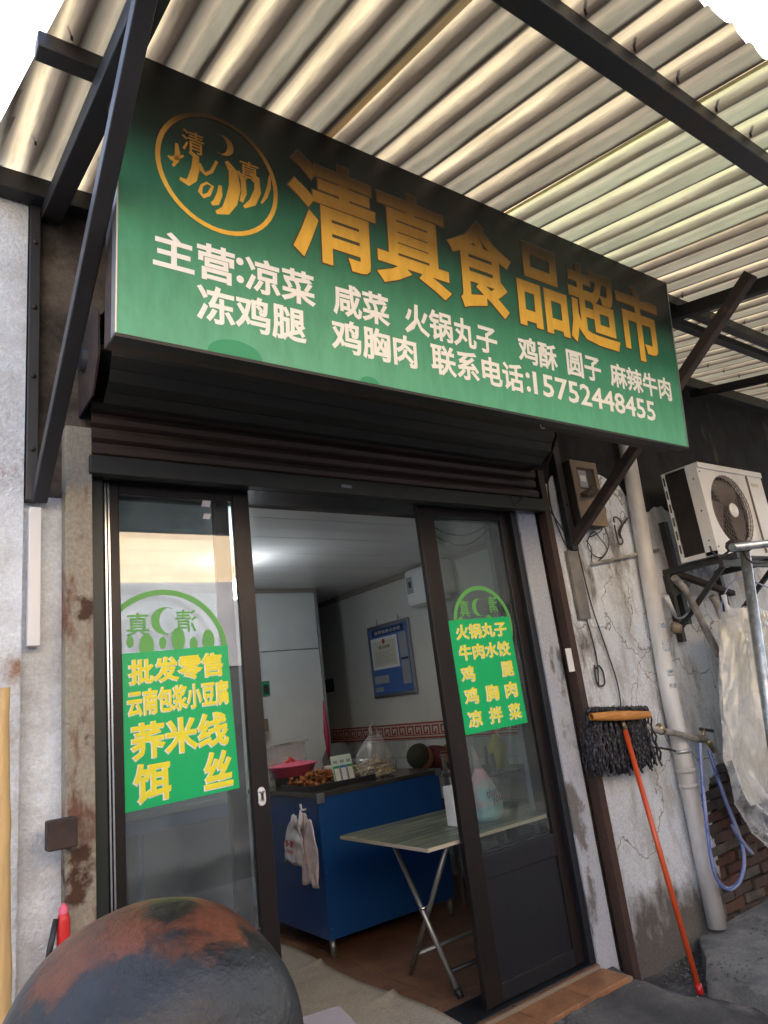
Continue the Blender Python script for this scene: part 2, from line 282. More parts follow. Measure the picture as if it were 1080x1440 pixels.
# ---------------------------------------------------------------- mesh helpers
class MB:
    def __init__(s): s.v = []; s.f = []; s.sm = []
    def add(s, vs, fs, smooth=False):
        o = len(s.v); s.v += [Vector(v) for v in vs]
        for f in fs: s.f.append([i + o for i in f]); s.sm.append(smooth)
        return s
    def box(s, a, b):
        (x0, y0, z0), (x1, y1, z1) = a, b
        return s.add([(x0, y0, z0), (x1, y0, z0), (x1, y1, z0), (x0, y1, z0), (x0, y0, z1), (x1, y0, z1), (x1, y1, z1), (x0, y1, z1)],
                     [(0, 3, 2, 1), (4, 5, 6, 7), (0, 1, 5, 4), (1, 2, 6, 5), (2, 3, 7, 6), (3, 0, 4, 7)])
    def obox(s, c, ax, ay, az):  # centre and half axes
        c = Vector(c); ax = Vector(ax); ay = Vector(ay); az = Vector(az); vs = []
        for k in (-1, 1):
            for i, j in ((-1, -1), (1, -1), (1, 1), (-1, 1)): vs.append(c + ax * i + ay * j + az * k)
        return s.add(vs, [(0, 3, 2, 1), (4, 5, 6, 7), (0, 1, 5, 4), (1, 2, 6, 5), (2, 3, 7, 6), (3, 0, 4, 7)])
    def bar(s, p0, p1, w, h, up=(0, 0, 1)):
        p0 = Vector(p0); p1 = Vector(p1); d = (p1 - p0); t = d.normalized(); u = Vector(up); sx = t.cross(u).normalized(); uz = sx.cross(t).normalized()
        return s.obox((p0 + p1) / 2, d / 2, sx * w / 2, uz * h / 2)
    def tube(s, pts, r, n=10, cap=True):
        pts = [Vector(p) for p in pts]; rs = r if isinstance(r, (list, tuple)) else [r] * len(pts)
        t0 = (pts[1] - pts[0]).normalized(); ref = Vector((0, 0, 1)) if abs(t0.z) < .9 else Vector((1, 0, 0)); a = t0.cross(ref).normalized(); vs = []
        for i, p in enumerate(pts):
            t = (pts[min(i + 1, len(pts) - 1)] - pts[max(i - 1, 0)]).normalized(); a = (a - t * a.dot(t)).normalized(); b = t.cross(a)
            for k in range(n): g = 2 * math.pi * k / n; vs.append(p + (a * math.cos(g) + b * math.sin(g)) * rs[i])
        fs = [(i * n + k, i * n + (k + 1) % n, (i + 1) * n + (k + 1) % n, (i + 1) * n + k) for i in range(len(pts) - 1) for k in range(n)]
        s.add(vs, fs, True)
        if cap: s.add(vs[:n], [tuple(range(n - 1, -1, -1))]); s.add(vs[-n:], [tuple(range(n))])
        return s
    def lathe(s, prof, c, n=32, ax='z', smooth=True):
        c = Vector(c); vs = []
        for (r, h) in prof:
            for k in range(n):
                g = 2 * math.pi * k / n; x, y = r * math.cos(g), r * math.sin(g)
                vs.append(c + (Vector((x, y, h)) if ax == 'z' else Vector((x, h, y)) if ax == 'y' else Vector((h, x, y))))
        fs = [(i * n + k, i * n + (k + 1) % n, (i + 1) * n + (k + 1) % n, (i + 1) * n + k) for i in range(len(prof) - 1) for k in range(n)]
        return s.add(vs, fs, smooth)
    def prism(s, poly, d):  # poly: 3D points, d: extrusion vector
        n = len(poly); p = [Vector(q) for q in poly]; d = Vector(d)
        return s.add(p + [q + d for q in p], [tuple(range(n))] + [tuple(range(2 * n - 1, n - 1, -1))] + [(i, i + n, (i + 1) % n + n, (i + 1) % n) for i in range(n)])
    def grid(s, fn, nu, nv, smooth=True):
        vs = [fn(i / nu, j / nv) for j in range(nv + 1) for i in range(nu + 1)]
        return s.add(vs, [(j * (nu + 1) + i, j * (nu + 1) + i + 1, (j + 1) * (nu + 1) + i + 1, (j + 1) * (nu + 1) + i) for j in range(nv) for i in range(nu)], smooth)
    def ball(s, c, r, n=8, sq=(1, 1, 1), jit=0):
        c = Vector(c); vs = []; m = n // 2
        for j in range(m + 1):
            th = math.pi * j / m
            for k in range(n):
                g = 2 * math.pi * k / n; q = 1 + (random.random() - .5) * jit
                vs.append(c + Vector((math.sin(th) * math.cos(g) * sq[0], math.sin(th) * math.sin(g) * sq[1], math.cos(th) * sq[2])) * r * q)
        return s.add(vs, [(j * n + k, j * n + (k + 1) % n, (j + 1) * n + (k + 1) % n, (j + 1) * n + k) for j in range(m) for k in range(n)], True)
def obj(name, mb, mt, parent=None, loc=None, bevel=0, kind=None, label=None, solid=0, sub=0):
    me = bpy.data.meshes.new(name); org = Vector(loc) if loc is not None else (Vector(parent['o_']) if parent is not None else Vector())
    me.from_pydata([v - org for v in mb.v], [], mb.f); me.polygons.foreach_set('use_smooth', mb.sm); me.update()
    bm = bmesh.new(); bm.from_mesh(me); bmesh.ops.remove_doubles(bm, verts=bm.verts, dist=1e-5) if not solid else None
    if not solid: bmesh.ops.recalc_face_normals(bm, faces=bm.faces)
    bm.to_mesh(me); bm.free()
    me.materials.append(MT[mt] if isinstance(mt, str) else mt)
    o = bpy.data.objects.new(name, me); COL.objects.link(o); o['o_'] = list(org)
    if parent is not None:
        o.parent = parent; o.location = org - Vector(parent['o_'])
    else: o.location = org
    if kind: o['kind'] = kind
    if label: o['label'] = label
    if solid: md = o.modifiers.new('Solidify', 'SOLIDIFY'); md.thickness = solid; md.offset = 0
    if sub: md = o.modifiers.new('Subdivision', 'SUBSURF'); md.levels = sub; md.render_levels = sub
    if bevel: md = o.modifiers.new('Bevel', 'BEVEL'); md.width = bevel; md.segments = 2; md.limit_method = 'ANGLE'
    return o
def thing(name, label, cat, loc, group=None):
    o = bpy.data.objects.new(name, None); COL.objects.link(o); o.location = loc; o['label'] = label; o['category'] = cat; o['o_'] = list(loc)
    o.empty_display_size = .1
    if group: o['group'] = group
    return o
def tag(o, label, cat, group=None):
    o['label'] = label; o['category'] = cat
    if group: o['group'] = group
    return o
def box(a, b): return MB().box(a, b)
def inst(name, me, loc, parent, rot=None, mtl=None):
    o = bpy.data.objects.new(name, me); COL.objects.link(o); o.parent = parent; o.location = Vector(loc) - Vector(parent['o_']); o['o_'] = list(loc)
    if rot: o.rotation_euler = rot
    return o
_tx = {}
def textmesh(s, off):
    if (s, off) in _tx: return _tx[(s, off)]
    cu = bpy.data.curves.new('t', 'FONT'); cu.body = s; cu.bevel_depth = off; cu.bevel_resolution = 0; cu.resolution_u = 2; o = bpy.data.objects.new('t', cu); COL.objects.link(o)
    bpy.context.view_layer.update(); dg = bpy.context.evaluated_depsgraph_get(); me = bpy.data.meshes.new_from_object(o.evaluated_get(dg))
    r = ([v.co.copy() for v in me.vertices], [tuple(p.vertices) for p in me.polygons]); bpy.data.objects.remove(o); bpy.data.curves.remove(cu); bpy.data.meshes.remove(me)
    if off:  # keep the front half only
        keep = [v.z > -off * .5 for v in r[0]]; r = (r[0], [f for f in r[1] if all(keep[i] for i in f)])
    xs = [v.x for v in r[0]]; ys = [v.y for v in r[0]]; r = (r[0], r[1], min(xs), max(xs), min(ys), max(ys)); _tx[(s, off)] = r; return r
def text(mb, s, fn, u0, u1, v0, v1, off=.02, flip=False, th=.0005):
    """fit the outline of s in the box u0..u1, v0..v1 of a surface fn(u, v); strokes are thickened by off"""
    vs, fs, xa, xb, ya, yb = textmesh(s, off); base = textmesh(s, 0)
    uc, vc = (u0 + u1) / 2, (v0 + v1) / 2; n = (fn(u1, vc) - fn(u0, vc)).cross(fn(uc, v1) - fn(uc, v0)).normalized()
    if n.y > 0: n = -n
    out = []
    for v in vs:
        u = (v.x - base[2]) / (base[3] - base[2]); q = (v.y - base[4]) / (base[5] - base[4])
        if flip: u = 1 - u
        out.append(fn(u0 + (u1 - u0) * u, v0 + (v1 - v0) * q) + n * (th * v.z / off if off else 0))
    mb.add(out, fs); return mb
def quadfn(tl, tr, br, bl, lift=0.):
    tl, tr, br, bl = map(Vector, (tl, tr, br, bl)); n = (tr - tl).cross(tl - bl).normalized(); n = n if n.y < 0 else -n
    return lambda u, v: (bl * (1 - u) + br * u) * (1 - v) + (tl * (1 - u) + tr * u) * v + n * lift
def ring(mb, fn, cu, cv, r1, r2, a0=0, a1=2 * math.pi, n=48, asp=1.):
    vs = []
    for i in range(n + 1):
        a = a0 + (a1 - a0) * i / n
        for r in (r1, r2): vs.append(fn(cu + math.cos(a) * r, cv + math.sin(a) * r * asp))
    mb.add(vs, [(2 * i, 2 * i + 1, 2 * i + 3, 2 * i + 2) for i in range(n)]); return mb
def crescent(mb, fn, cu, cv, r, n=18, side=1, asp=1.):
    # open to the right when side = 1
    vs = []
    for i in range(n + 1):
        a = R_(55) + (R_(305) - R_(55)) * i / n
        o = (math.cos(a) * r, math.sin(a) * r); t = abs(i / n - .5) * 2; k = .52 * (1 - t ** 2.2)
        inn = (o[0] + r * k * 1.15, o[1] * (1 - .12 * k))
        vs += [fn(cu + side * o[0], cv + o[1] * asp), fn(cu + side * inn[0], cv + inn[1] * asp)]
    mb.add(vs, [(2 * i, 2 * i + 1, 2 * i + 3, 2 * i + 2) for i in range(n)]); return mb
def stroke(mb, pts, w, fn):
    """tapered brush stroke through (u, v, width factor)"""
    vs = []; n = len(pts)
    for i, p in enumerate(pts):
        a = pts[max(i - 1, 0)]; b = pts[min(i + 1, n - 1)]; d = Vector((b[0] - a[0], b[1] - a[1])).normalized(); k = w * p[2] / 2
        vs += [fn(p[0] - d.y * k, p[1] + d.x * k), fn(p[0] + d.y * k, p[1] - d.x * k)]
    mb.add(vs, [(2 * i, 2 * i + 1, 2 * i + 3, 2 * i + 2) for i in range(n - 1)]); return mb

# ================================================================ setting
# one ground sheet that carries on to the horizon
g = MB()
def gz(x, y): return noise.noise(Vector((x * 2, y * 2, 0))) * .014 + noise.noise(Vector((x * 7, y * 7, 3))) * .009 + noise.noise(Vector((x * 19, y * 19, 3))) * .005
g.grid(lambda u, v: (u * 10 - 3, v * 7 - 7, gz(u * 10 - 3, v * 7 - 7) - (.02 if v < 1 else 0)), 140, 100)
obj('ground', g, 'concrete', kind='structure')
g = MB().grid(lambda u, v: (u * 240 - 120, v * 240 - 120, -.06), 4, 4)
obj('street_ground', g, 'asphalt', kind='structure')
# rough concrete apron rising to the door sill
def apron(u, v):
    x = .3 + u * 3.1; y = -.7 + v * .7; h = .14 * min(1, max(0, (v - .12) / .6)) ** .8 * min(1, max(0, (3.3 - x + .05 * math.sin(y * 9)) / .2))
    return (x, y, h + gz(x, y) * 1.3 + .002)
obj('doorstep', MB().grid(apron, 120, 30), 'concrete', kind='structure')
# raised ledge to the right
def lx(y): return 3.36 + (0 if y < -.36 else .5 * (y + .36) / .33) + .015 * math.sin(y * 21)
lg = MB().grid(lambda u, v: (lx(-1.3 + v * 1.27) + u * (8 - lx(-1.3 + v * 1.27)), -1.3 + v * 1.27, .07 + gz(u * 4, v * 3) * 1.0), 60, 40)
lg.grid(lambda u, v: (lx(-1.3 + u * 1.27) - (1 - v) * .03 + noise.noise(Vector((u * 9, v * 3, 1))) * .012 * (1 - v), -1.3 + u * 1.27, -.03 + v * .1 + gz(0, u * 3) * v), 60, 4)
obj('concrete_ledge', lg, 'ledge', kind='structure')

# ---------------------------------------------------------------- the shop building
B = thing('shop_building', 'old plastered one-storey shop front with open sliding glass doors and dim white room inside', 'building', (0, 0, 0))
def rough_wall(x0, x1, z0, z1, y, step=.07, amp=.006, seed=0):
    nu = max(2, int((x1 - x0) / step)); nv = max(2, int((z1 - z0) / step))
    return MB().grid(lambda u, v: (x0 + (x1 - x0) * u, y - noise.noise(Vector(((x0 + (x1 - x0) * u) * 3 + seed, (z0 + (z1 - z0) * v) * 3, 0))) * amp * (1 if 0 < u < 1 else 0), z0 + (z1 - z0) * v), nu, nv)
# left pier (white, proud of the recess beside it)
wl = rough_wall(-2.5, .385, -.05, 3.78, -.03, amp=.02); wl.box((-2.5, -.028, -.05), (.385, .3, 3.78))
obj('front_wall', wl, 'plaster_left', B, label='white rough plaster left of the door')
wl = rough_wall(.385, .6, -.05, 2.45, 0, amp=.015, seed=4); wl.box((.38, .006, -.05), (.6, .3, 2.45)); obj('front_wall', wl, 'plaster_left', B)
wl = rough_wall(.385, .62, 2.45, 3.78, .0, amp=.03, seed=8); wl.box((.38, .008, 2.45), (.62, .3, 3.78)); obj('front_wall', wl, 'old_render', B, label='bare brown render above')
wl = rough_wall(.62, 3.2, 2.62, 3.78, .0, amp=.03, seed=3); wl.box((.62, .008, 2.56), (3.2, .3, 3.78)); obj('front_wall', wl, 'old_render', B)
# right pier: plaster coat over brick, with an irregular lower right edge
core = MB().box((3.2, .03, -.1), (9, .33, 3.8)); obj('front_wall', core, 'mortar', B, label='dark mortar bed of the bare brickwork')
edge = [Y(*p, 0) for p in [(1030, 1330), (1022, 1290), (1012, 1250), (1010, 1200), (1000, 1150), (994, 1105), (1004, 1090), (1020, 1083), (1040, 1076), (1062, 1064)]]
ed = [(p.x, p.z) for p in edge] + [(9, .93)]
def edgez(x):  # lower limit of the plaster at x
    if x <= ed[0][0]: return -.1
    z = -.1
    for (xa, za), (xb, zb) in zip(ed, ed[1:]):
        if xa <= x <= xb: return za + (zb - za) * (x - xa) / (xb - xa + 1e-9)
    return ed[-1][1]
mono = [ed[0]]
for p in ed[1:]:
    if p[0] > mono[-1][0] + .01: mono.append(p)
ed = mono
pl = MB(); nx, nzz = 130, 50
def pf(u, v):
    x = 3.2 + u * 5.8; zb = edgez(x) + noise.noise(Vector((x * 6, 0, 0))) * .03; zt = 2.78 + noise.noise(Vector((x * 2.2, 4, 0))) * .3 + noise.noise(Vector((x * 11, 4, 0))) * .08 - .1 * (x > 4.2)
    z = zb + (zt - zb) * v
    return (x, 0 - noise.noise(Vector((x * 3, z * 3, 2))) * .012 - noise.noise(Vector((x * 9, z * 9, 2))) * .004, z)
pl.grid(pf, nx, nzz); pl.grid(lambda u, v: (pf(u, 0)[0], pf(u, 0)[1] * (1 - v) + .032 * v, pf(u, 0)[2]), nx, 1)
obj('front_wall', pl, 'plaster_right', B, label='stained white plaster right of the door')
wl = rough_wall(3.2, 9, 2.3, 3.8, .022, amp=.006, seed=13); obj('front_wall', wl, 'shade_wall', B, label='brown-stained upper wall with the awning shade painted in near black')
# bricks, each one its own piece
bm_ = [MB().box((-.108, -.035, -.026), (.108, .035, .026)) for _ in range(5)]
bricks = []
for i, b in enumerate(bm_):
    b.v = [v + Vector([(random.random() - .5) * .014 for _ in range(3)]) for v in b.v]
    me = bpy.data.meshes.new('brick'); me.from_pydata(b.v, [], b.f); me.materials.append(BR[i % 3]); bricks.append(me)
bw = bpy.data.objects.new('brickwork', None); COL.objects.link(bw); bw.parent = B; bw['o_'] = [0, 0, 0]
for r in range(17):
    z = -.02 + r * .064
    for c in range(8):
        x = 3.86 + c * .232 + (.116 if r % 2 else 0)
        if z > edgez(x - .1) + .06 and z > edgez(x + .1) + .06: continue
        if random.random() < .04: continue
        inst('brick', random.choice(bricks), (x + random.uniform(-.008, .008), .022 + random.uniform(-.014, .02), z + random.uniform(-.004, .004)), bw,
             (random.uniform(-.04, .04), random.uniform(-.03, .03), random.uniform(-.05, .05)))
# door reveals
obj('door_reveal', box((3.0, -.012, .0), (3.15, .28, 2.62)), 'reveal_plaster', B, bevel=.004)
# room shell
XR, ZC, YB = 3.75, 2.64, 4.6
obj('side_wall', box((XR, .3, 1.30), (XR + .15, YB, ZC + .1)), 'room_wall', B)
obj('side_wall', box((.35, .3, .0), (.5, YB, ZC + .1)), 'room_wall', B)
obj('back_wall', box((.5, YB, 0), (XR + .15, YB + .12, ZC + .1)), 'room_wall', B)
obj('roof_slab', box((.2, .3, ZC + .12), (XR + .3, YB + .15, ZC + .3)), 'old_render', B)
cp = MB().box((0, 0, 0), (XR - .5, .196, .012)); cme = bpy.data.meshes.new('ceiling_panel'); cme.from_pydata(cp.v, [], cp.f); cme.materials.append(MT['ceiling'])
clg = bpy.data.objects.new('ceiling', None); COL.objects.link(clg); clg.parent = B; clg['o_'] = [0, 0, 0]
for i in range(22): inst('ceiling_panel', cme, (.5, .3 + i * .2, ZC + (.0008 if i % 2 else 0)), clg)
obj('ceiling_backing', box((.5, .3, ZC + .02), (XR, YB, ZC + .06)), 'room_wall', clg)
obj('ceiling_trim', MB().box((XR - .03, .3, ZC - .045), (XR - .001, YB, ZC - .001)), 'ceiling_trim', B)
# tiled dado with Greek-key border
da = obj('tiled_dado', box((XR + .02, .3, .17), (XR + .15, YB, 1.22)), 'grout', B)
wt = MB().box((XR - .006, 0, 0), (XR + .03, .294, .142)); wme = bpy.data.meshes.new('tile'); wme.from_pydata([v - Vector((XR, 0, 0)) for v in wt.v], [], wt.f); wme.materials.append(MT['wall_tile'])
for r in range(7):
    for c in range(14): inst('tile', wme, (XR, .3 + c * .3 + (.15 if r % 2 else 0), .19 + r * .147), da)
bd = obj('border', box((XR - .012, .3, 1.22), (XR + .02, YB, 1.36)), 'key_pale', B)
k = MB()
def kb(y0, z0, y1, z1): k.box((XR - .0155, min(y0, y1), min(z0, z1)), (XR - .0115, max(y0, y1), max(z0, z1)))
kb(.3, 1.225, YB, 1.237); kb(.3, 1.343, YB, 1.355)
y = .4
while y < YB - .2:
    kb(y, 1.25, y + .012, 1.33); kb(y + .012, 1.318, y + .09, 1.33); kb(y + .078, 1.262, y + .09, 1.318); kb(y + .036, 1.262, y + .078, 1.274); kb(y + .036, 1.274, y + .048, 1.296)
    kb(y + .012, 1.25, y + .115, 1.257); y += .115
obj('key_pattern', k, 'key_red', bd)
# white panelled partition at the back left
PT = 2.8
pn = bpy.data.objects.new('partition', None); COL.objects.link(pn); pn.parent = B; pn['o_'] = [0, 0, 0]
xl = Y(352, 826, PT).x; xr = Y(440, 826, PT).x; zj = Y(440, 912, PT).z
def wob(x0, x1, z0, z1):
    m_ = MB().grid(lambda u, v: (x0 + (x1 - x0) * u, PT - .008 * noise.noise(Vector((u * 3, v * 3, z0))), z0 + (z1 - z0) * v), 10, 10)
    m_.box((x0, PT + .012, z0), (x1, PT + .05, z1)); return m_
obj('partition_panel', wob(.5, xl + .05, .17, ZC - .03), 'white_panel', pn)
obj('partition_panel', wob(xl + .056, xr, zj + .004, ZC - .03), 'white_panel', pn)
obj('partition_panel', wob(xl + .056, xr - .0, .17, zj - .004), 'white_panel', pn)
obj('partition_trim', MB().box((xl, PT - .03, ZC - .035), (xr, PT + .05, ZC - .002)), 'ceiling_trim', pn)
obj('partition_edge', box((xr + .001, PT - .02, .17), (xr + .02, PT + 1.2, ZC - .002)), 'alu_grey', pn)
# floor tiles
FZ = .175
fm = MB().box((.5, .3, -.05), (XR, YB, FZ - .004)); fm.box((.6, -.02, -.05), (3.0, .2995, FZ - .004)); fl = obj('shop_floor', fm, 'grout', kind='structure')
ft = MB().box((.004, .004, -.01), (.596, .596, 0)); fme = bpy.data.meshes.new('tile'); fme.from_pydata(ft.v, [], ft.f); fme.materials.append(MT['tile_floor'])
for r in range(8):
    for c in range(6): inst('tile', fme, (.445 + c * .6, .3 + r * .6, FZ), fl)
for c in range(4): obj('tile', box((.604 + c * .6, -.016, FZ - .01), (min(1.196 + c * .6, 2.998), .296, FZ)), 'tile_floor', fl)
st = obj('door_sill', box((.6, -.19, .02), (3.02, -.02, .15)), 'grout', kind='structure')
for c in range(8): obj('tile', box((.605 + c * .3, -.192, .125), (.9 + c * .3, -.022, .158)), 'sill_tile', st, bevel=.004)
# cardboard spread on the floor
cb = MB()
cq = [Z(x_, y_, FZ + .012) for x_, y_ in ((393, 1334), (640, 1436))]
def cf(u, v):
    x = .75 + u * 1.38; y = .03 + v * 1.75; h = .006 + .007 * max(0, noise.noise(Vector((x * 2.3, y * 2.3, 0)))) + (.02 * max(0, 1 - abs(v - .3) / .02) + .02 * max(0, 1 - abs(v - .7) / .02)) * max(0, u - .88) / .12
    return (x + .02 * math.sin(v * 9), y, FZ + h)
cb.grid(cf, 40, 70)
tag(obj('cardboard_mat', cb, 'cardboard', loc=(1.4, .9, FZ), solid=.003), 'flattened beige cardboard laid on the brown tiles inside the doorway', 'cardboard')

pb_ = MB()
for i in range(1100):
    x = random.uniform(2.3, 4.3); y = -abs(random.gauss(0, .35)) - .01; pb_.ball((x, y, gz(x, y) + (.072 if x > lx(y) else .004)), random.uniform(.003, .009), 5, (1, 1, .6), .5)
tag(obj('gravel', pb_, 'ledge', loc=(3.4, -.2, 0), kind='stuff'), 'fine grit and crumbs of mortar along the foot of the right wall', 'gravel')
lt_ = MB().tube([(3.22, -.36, .02), (3.27, -.35, .022)], .0045, 8); tag(obj('cigarette_end', lt_, 'paper', loc=(3.2, -.43, .02)), 'small white butt on the concrete left of the mop foot', 'litter')
# ================================================================ awning
zr0 = 1.56 + 2.7 * .835; SL = .226
def roofz(y): return zr0 + SL * y
A = thing('awning', 'long lean-to awning of cream corrugated sheets on dark steel beams over the shop front', 'awning', (.3, 0, zr0))
P = .235; PROF = [(0, 0), (.06, .042), (.118, .042), (.172, 0)]
def hprof(t):
    c = math.cos(4 * math.pi * (t / P - .2)); return .016 * (1 + math.copysign(abs(c) ** .75, c))
PX = [P * i / 16 for i in range(16)]
def sheet(x0, ncyc, lift, y0, y1, mt, sag=0, seed=0):
    xs = [x0 + P * c + p for c in range(ncyc) for p in PX] + [x0 + P * ncyc + p for p in (0, P / 16, P / 8, P * 3 / 16, P / 4)]
    m_ = MB(); ny = 24; vs = []
    for j in range(ny + 1):
        v = j / ny
        for i, x in enumerate(xs):
            y = y0 + (y1 - y0) * v
            if j == 0: y += noise.noise(Vector((x * 8, seed, 0))) * .03 + noise.noise(Vector((x * 40, seed, 0))) * .008
            sx_ = -(y + .72) * .11 * (1 - i / 5) if seed == 0 and i < 5 else 0
            vs.append(Vector((x + sx_ + .0, y, roofz(y) + hprof(x - x0) + lift + .006 * noise.noise(Vector((x * 1.4, y * 1.5, seed))))))
    n = len(xs); m_.add(vs, [(j * n + i, j * n + i + 1, (j + 1) * n + i + 1, (j + 1) * n + i) for j in range(ny) for i in range(n - 1)], True)
    o = obj('corrugated_sheet', m_, mt, A)
    me = o.data; at = me.attributes.new('across', 'FLOAT', 'CORNER'); k_ = 0; bx0 = x0 - A['o_'][0]
    for p_ in me.polygons:
        cx = sum(me.vertices[v].co.x for v in p_.vertices) / len(p_.vertices); c0 = math.floor((cx - bx0) / P) * P + bx0
        for li in p_.loop_indices: at.data[li].value = (me.vertices[me.loops[li].vertex_index].co.x - c0) / P
    return o
xs0 = .27
for i in range(9):
    sheet(xs0 + i * P * 4, 4, .006 * (i % 2), -2.1 - .02 * (i % 3), .12, 'roof_sheet_green' if i == 2 else 'roof_sheet', seed=i)
    
# purlins and rafters hang just under the sheets
def purlin(y, x0, x1, w=.06, h=.055, mt='purlin_steel'):
    z = roofz(y) - .012
    obj('purlin', MB().box((x0, y - w / 2, z - h), (x1, y + w / 2, z)), mt, A, bevel=.004)
purlin(-1.87, .3, 8.4, .07, .065); purlin(-.92, .27, 8.4, .06, .06); purlin(-.075, -.6, 8.4, .08, .09, 'black_steel')
def rafter(x, y0=-1.84, w=.055, h=.06):
    o = obj('rafter', MB().bar((x, y0, roofz(y0) - .11), (x, -.02, roofz(-.02) - .12), w, h), 'black_steel', A, bevel=.004); return o
rafter(.47, w=.075, h=.07); rafter(3.6, w=.06, h=.07); rafter(5.35); rafter(7.1)
sc_m = MB()
for yy in (-1.87, -.92, -.3):
    for i in range(30):
        x = .36 + i * P + .0; sc_m.tube([(x, yy - .045, roofz(yy) - .018), (x, yy - .045, roofz(yy) + .03)], .004, 5)
o = obj('screw_tips', sc_m, 'rust_steel', A); o['kind'] = 'stuff'
# diagonal braces
bl0 = Y(49, 705, 0); bt = X(204, 0, .47)
def brace(p0, p1, w, h, mt):
    return obj('brace', MB().bar(p0, p1, w, h), mt, A, bevel=.004)
b0 = Vector((bl0.x + .01, -.03, bl0.z)); b1 = X(212, -40, b0.x + .0)
brace(b0, b1, .05, .05, 'brace_steel')
r0_ = Vector((Y(800, 765, 0).x, -.03, Y(800, 765, 0).z)); r1_ = X(1056, 385, r0_.x)
brace(r0_, r1_, .055, .055, 'rust_steel')
brace((5.35, -.03, 2.4), (5.35, -1.35, 3.36), .05, .05, 'black_steel')
obj('wall_post', MB().box((.39, -.045, 2.42), (.43, -.003, 3.72)), 'brace_steel', A, bevel=.003)
vp = r0_
obj('wall_post', MB().box((vp.x - .03, -.045, vp.z - .05), (vp.x + .03, -.003, 3.72)), 'black_steel', A, bevel=.003)
for i_ in range(4): obj('bolt', MB().ball((.41, -.047, 2.62 + i_ * .3), .011, 8), 'rust_steel', A)
for i_ in range(3): obj('bolt', MB().ball((vp.x, -.047, 2.6 + i_ * .4), .011, 8), 'rust_steel', A)
# cross tie beyond the sign
obj('tie_bar', MB().bar((3.45, -.83, 3.53), (5.4, -.83, 3.53), .05, .05), 'black_steel', A, bevel=.003)
# bent wire ties under the left beams
tw = MB().tube([X(92, 30, .43), X(103, 48, .44), X(118, 60, .47)], .003, 6); obj('tie_wire', tw, 'wire', A)

# ================================================================ the shop sign (a light box leaning forwards)
p0 = Vector((0, -.945, 2.632)); p1 = Vector((0, -1.053, 3.5634)); Vd = (p1 - p0); HS = Vd.length; Vd.normalize()
NS = Vector((1, 0, 0)).cross(Vd); NS = NS if NS.y < 0 else -NS     # towards the street
XL, XRs = .478, 3.325
def sp(x, v, lift=.0): return Vector((x, 0, 0)) + p0 + Vd * (v * HS) + NS * lift
SG = thing('shop_sign', 'wide green sign box with gold and white Chinese lettering above the shop door', 'sign', tuple(sp((XL + XRs) / 2, .5)))
TH = .14
vt = .975
def sbox(x0, x1, v0, v1, d0, d1):
    m_ = MB(); c = (sp(x0, v0) + sp(x1, v1)) / 2 + NS * (d0 + d1) / 2
    return m_.obox(c, Vector(((x1 - x0) / 2, 0, 0)), NS * (d1 - d0) / 2, Vd * HS * (v1 - v0) / 2)
obj('sign_box', sbox(XL, XRs, 0.004, vt, -TH, -.003), 'rust_steel', SG, bevel=.004)
obj('face', sbox(XL - .001, XRs + .001, 0, vt + .004, -.002, 0), 'sign_green', SG)
for a, b, c, d in ((XL - .006, XL - .0015, -.004, vt + .008), (XRs + .0015, XRs + .007, -.004, vt + .008)): obj('edge_trim', sbox(a, b, c, d, -.04, .003), 'alu_grey', SG)
obj('edge_trim', sbox(XL - .006, XRs + .006, -.012, -.001, -.05, .003), 'black_steel', SG)
def S1(lift): return lambda x, v: sp(x, v, lift)
gold = MB(); gedge = MB()
for ch, a, b in (('清', 1.045, 1.385), ('真', 1.405, 1.735), ('食', 1.76, 2.095), ('品', 2.145, 2.455), ('超', 2.485, 2.83), ('市', 2.86, 3.19)):
    text(gedge, ch, S1(.0008), a, b, .445, .855, .036, th=.0003); text(gold, ch, S1(.0024), a, b, .445, .855, .024, th=.0003)
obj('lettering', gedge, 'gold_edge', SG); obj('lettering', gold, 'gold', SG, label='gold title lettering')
wt_ = MB()
def l2(s, a, b, v0=.248, v1=.372): text(wt_, s, S1(.0012), a, b, v0, v1, .026)
for s, a, b in (('主营', .58, .83), ('凉菜', .872, 1.118), ('咸菜', 1.197, 1.43), ('火锅丸子', 1.508, 1.98), ('鸡酥', 2.112, 2.35), ('圆子', 2.422, 2.66), ('麻辣牛肉', 2.735, 3.235)): l2(s, a, b)
for s, a, b in (('冻鸡腿', .712, 1.078), ('鸡胸肉', 1.185, 1.548), ('联系电话', 1.623, 2.118)): l2(s, a, b, .1, .225)
text(wt_, '15752448455', S1(.0012), 2.185, 3.065, .108, .212, .02)
for x_, va in ((.85, .27), (.85, .335), (2.15, .115), (2.15, .18)): ring(wt_, S1(.0013), x_, va + .008, .0, .013, n=10, asp=1 / HS)
obj('lettering', wt_, 'sign_white', SG, label='white menu lettering and phone number')
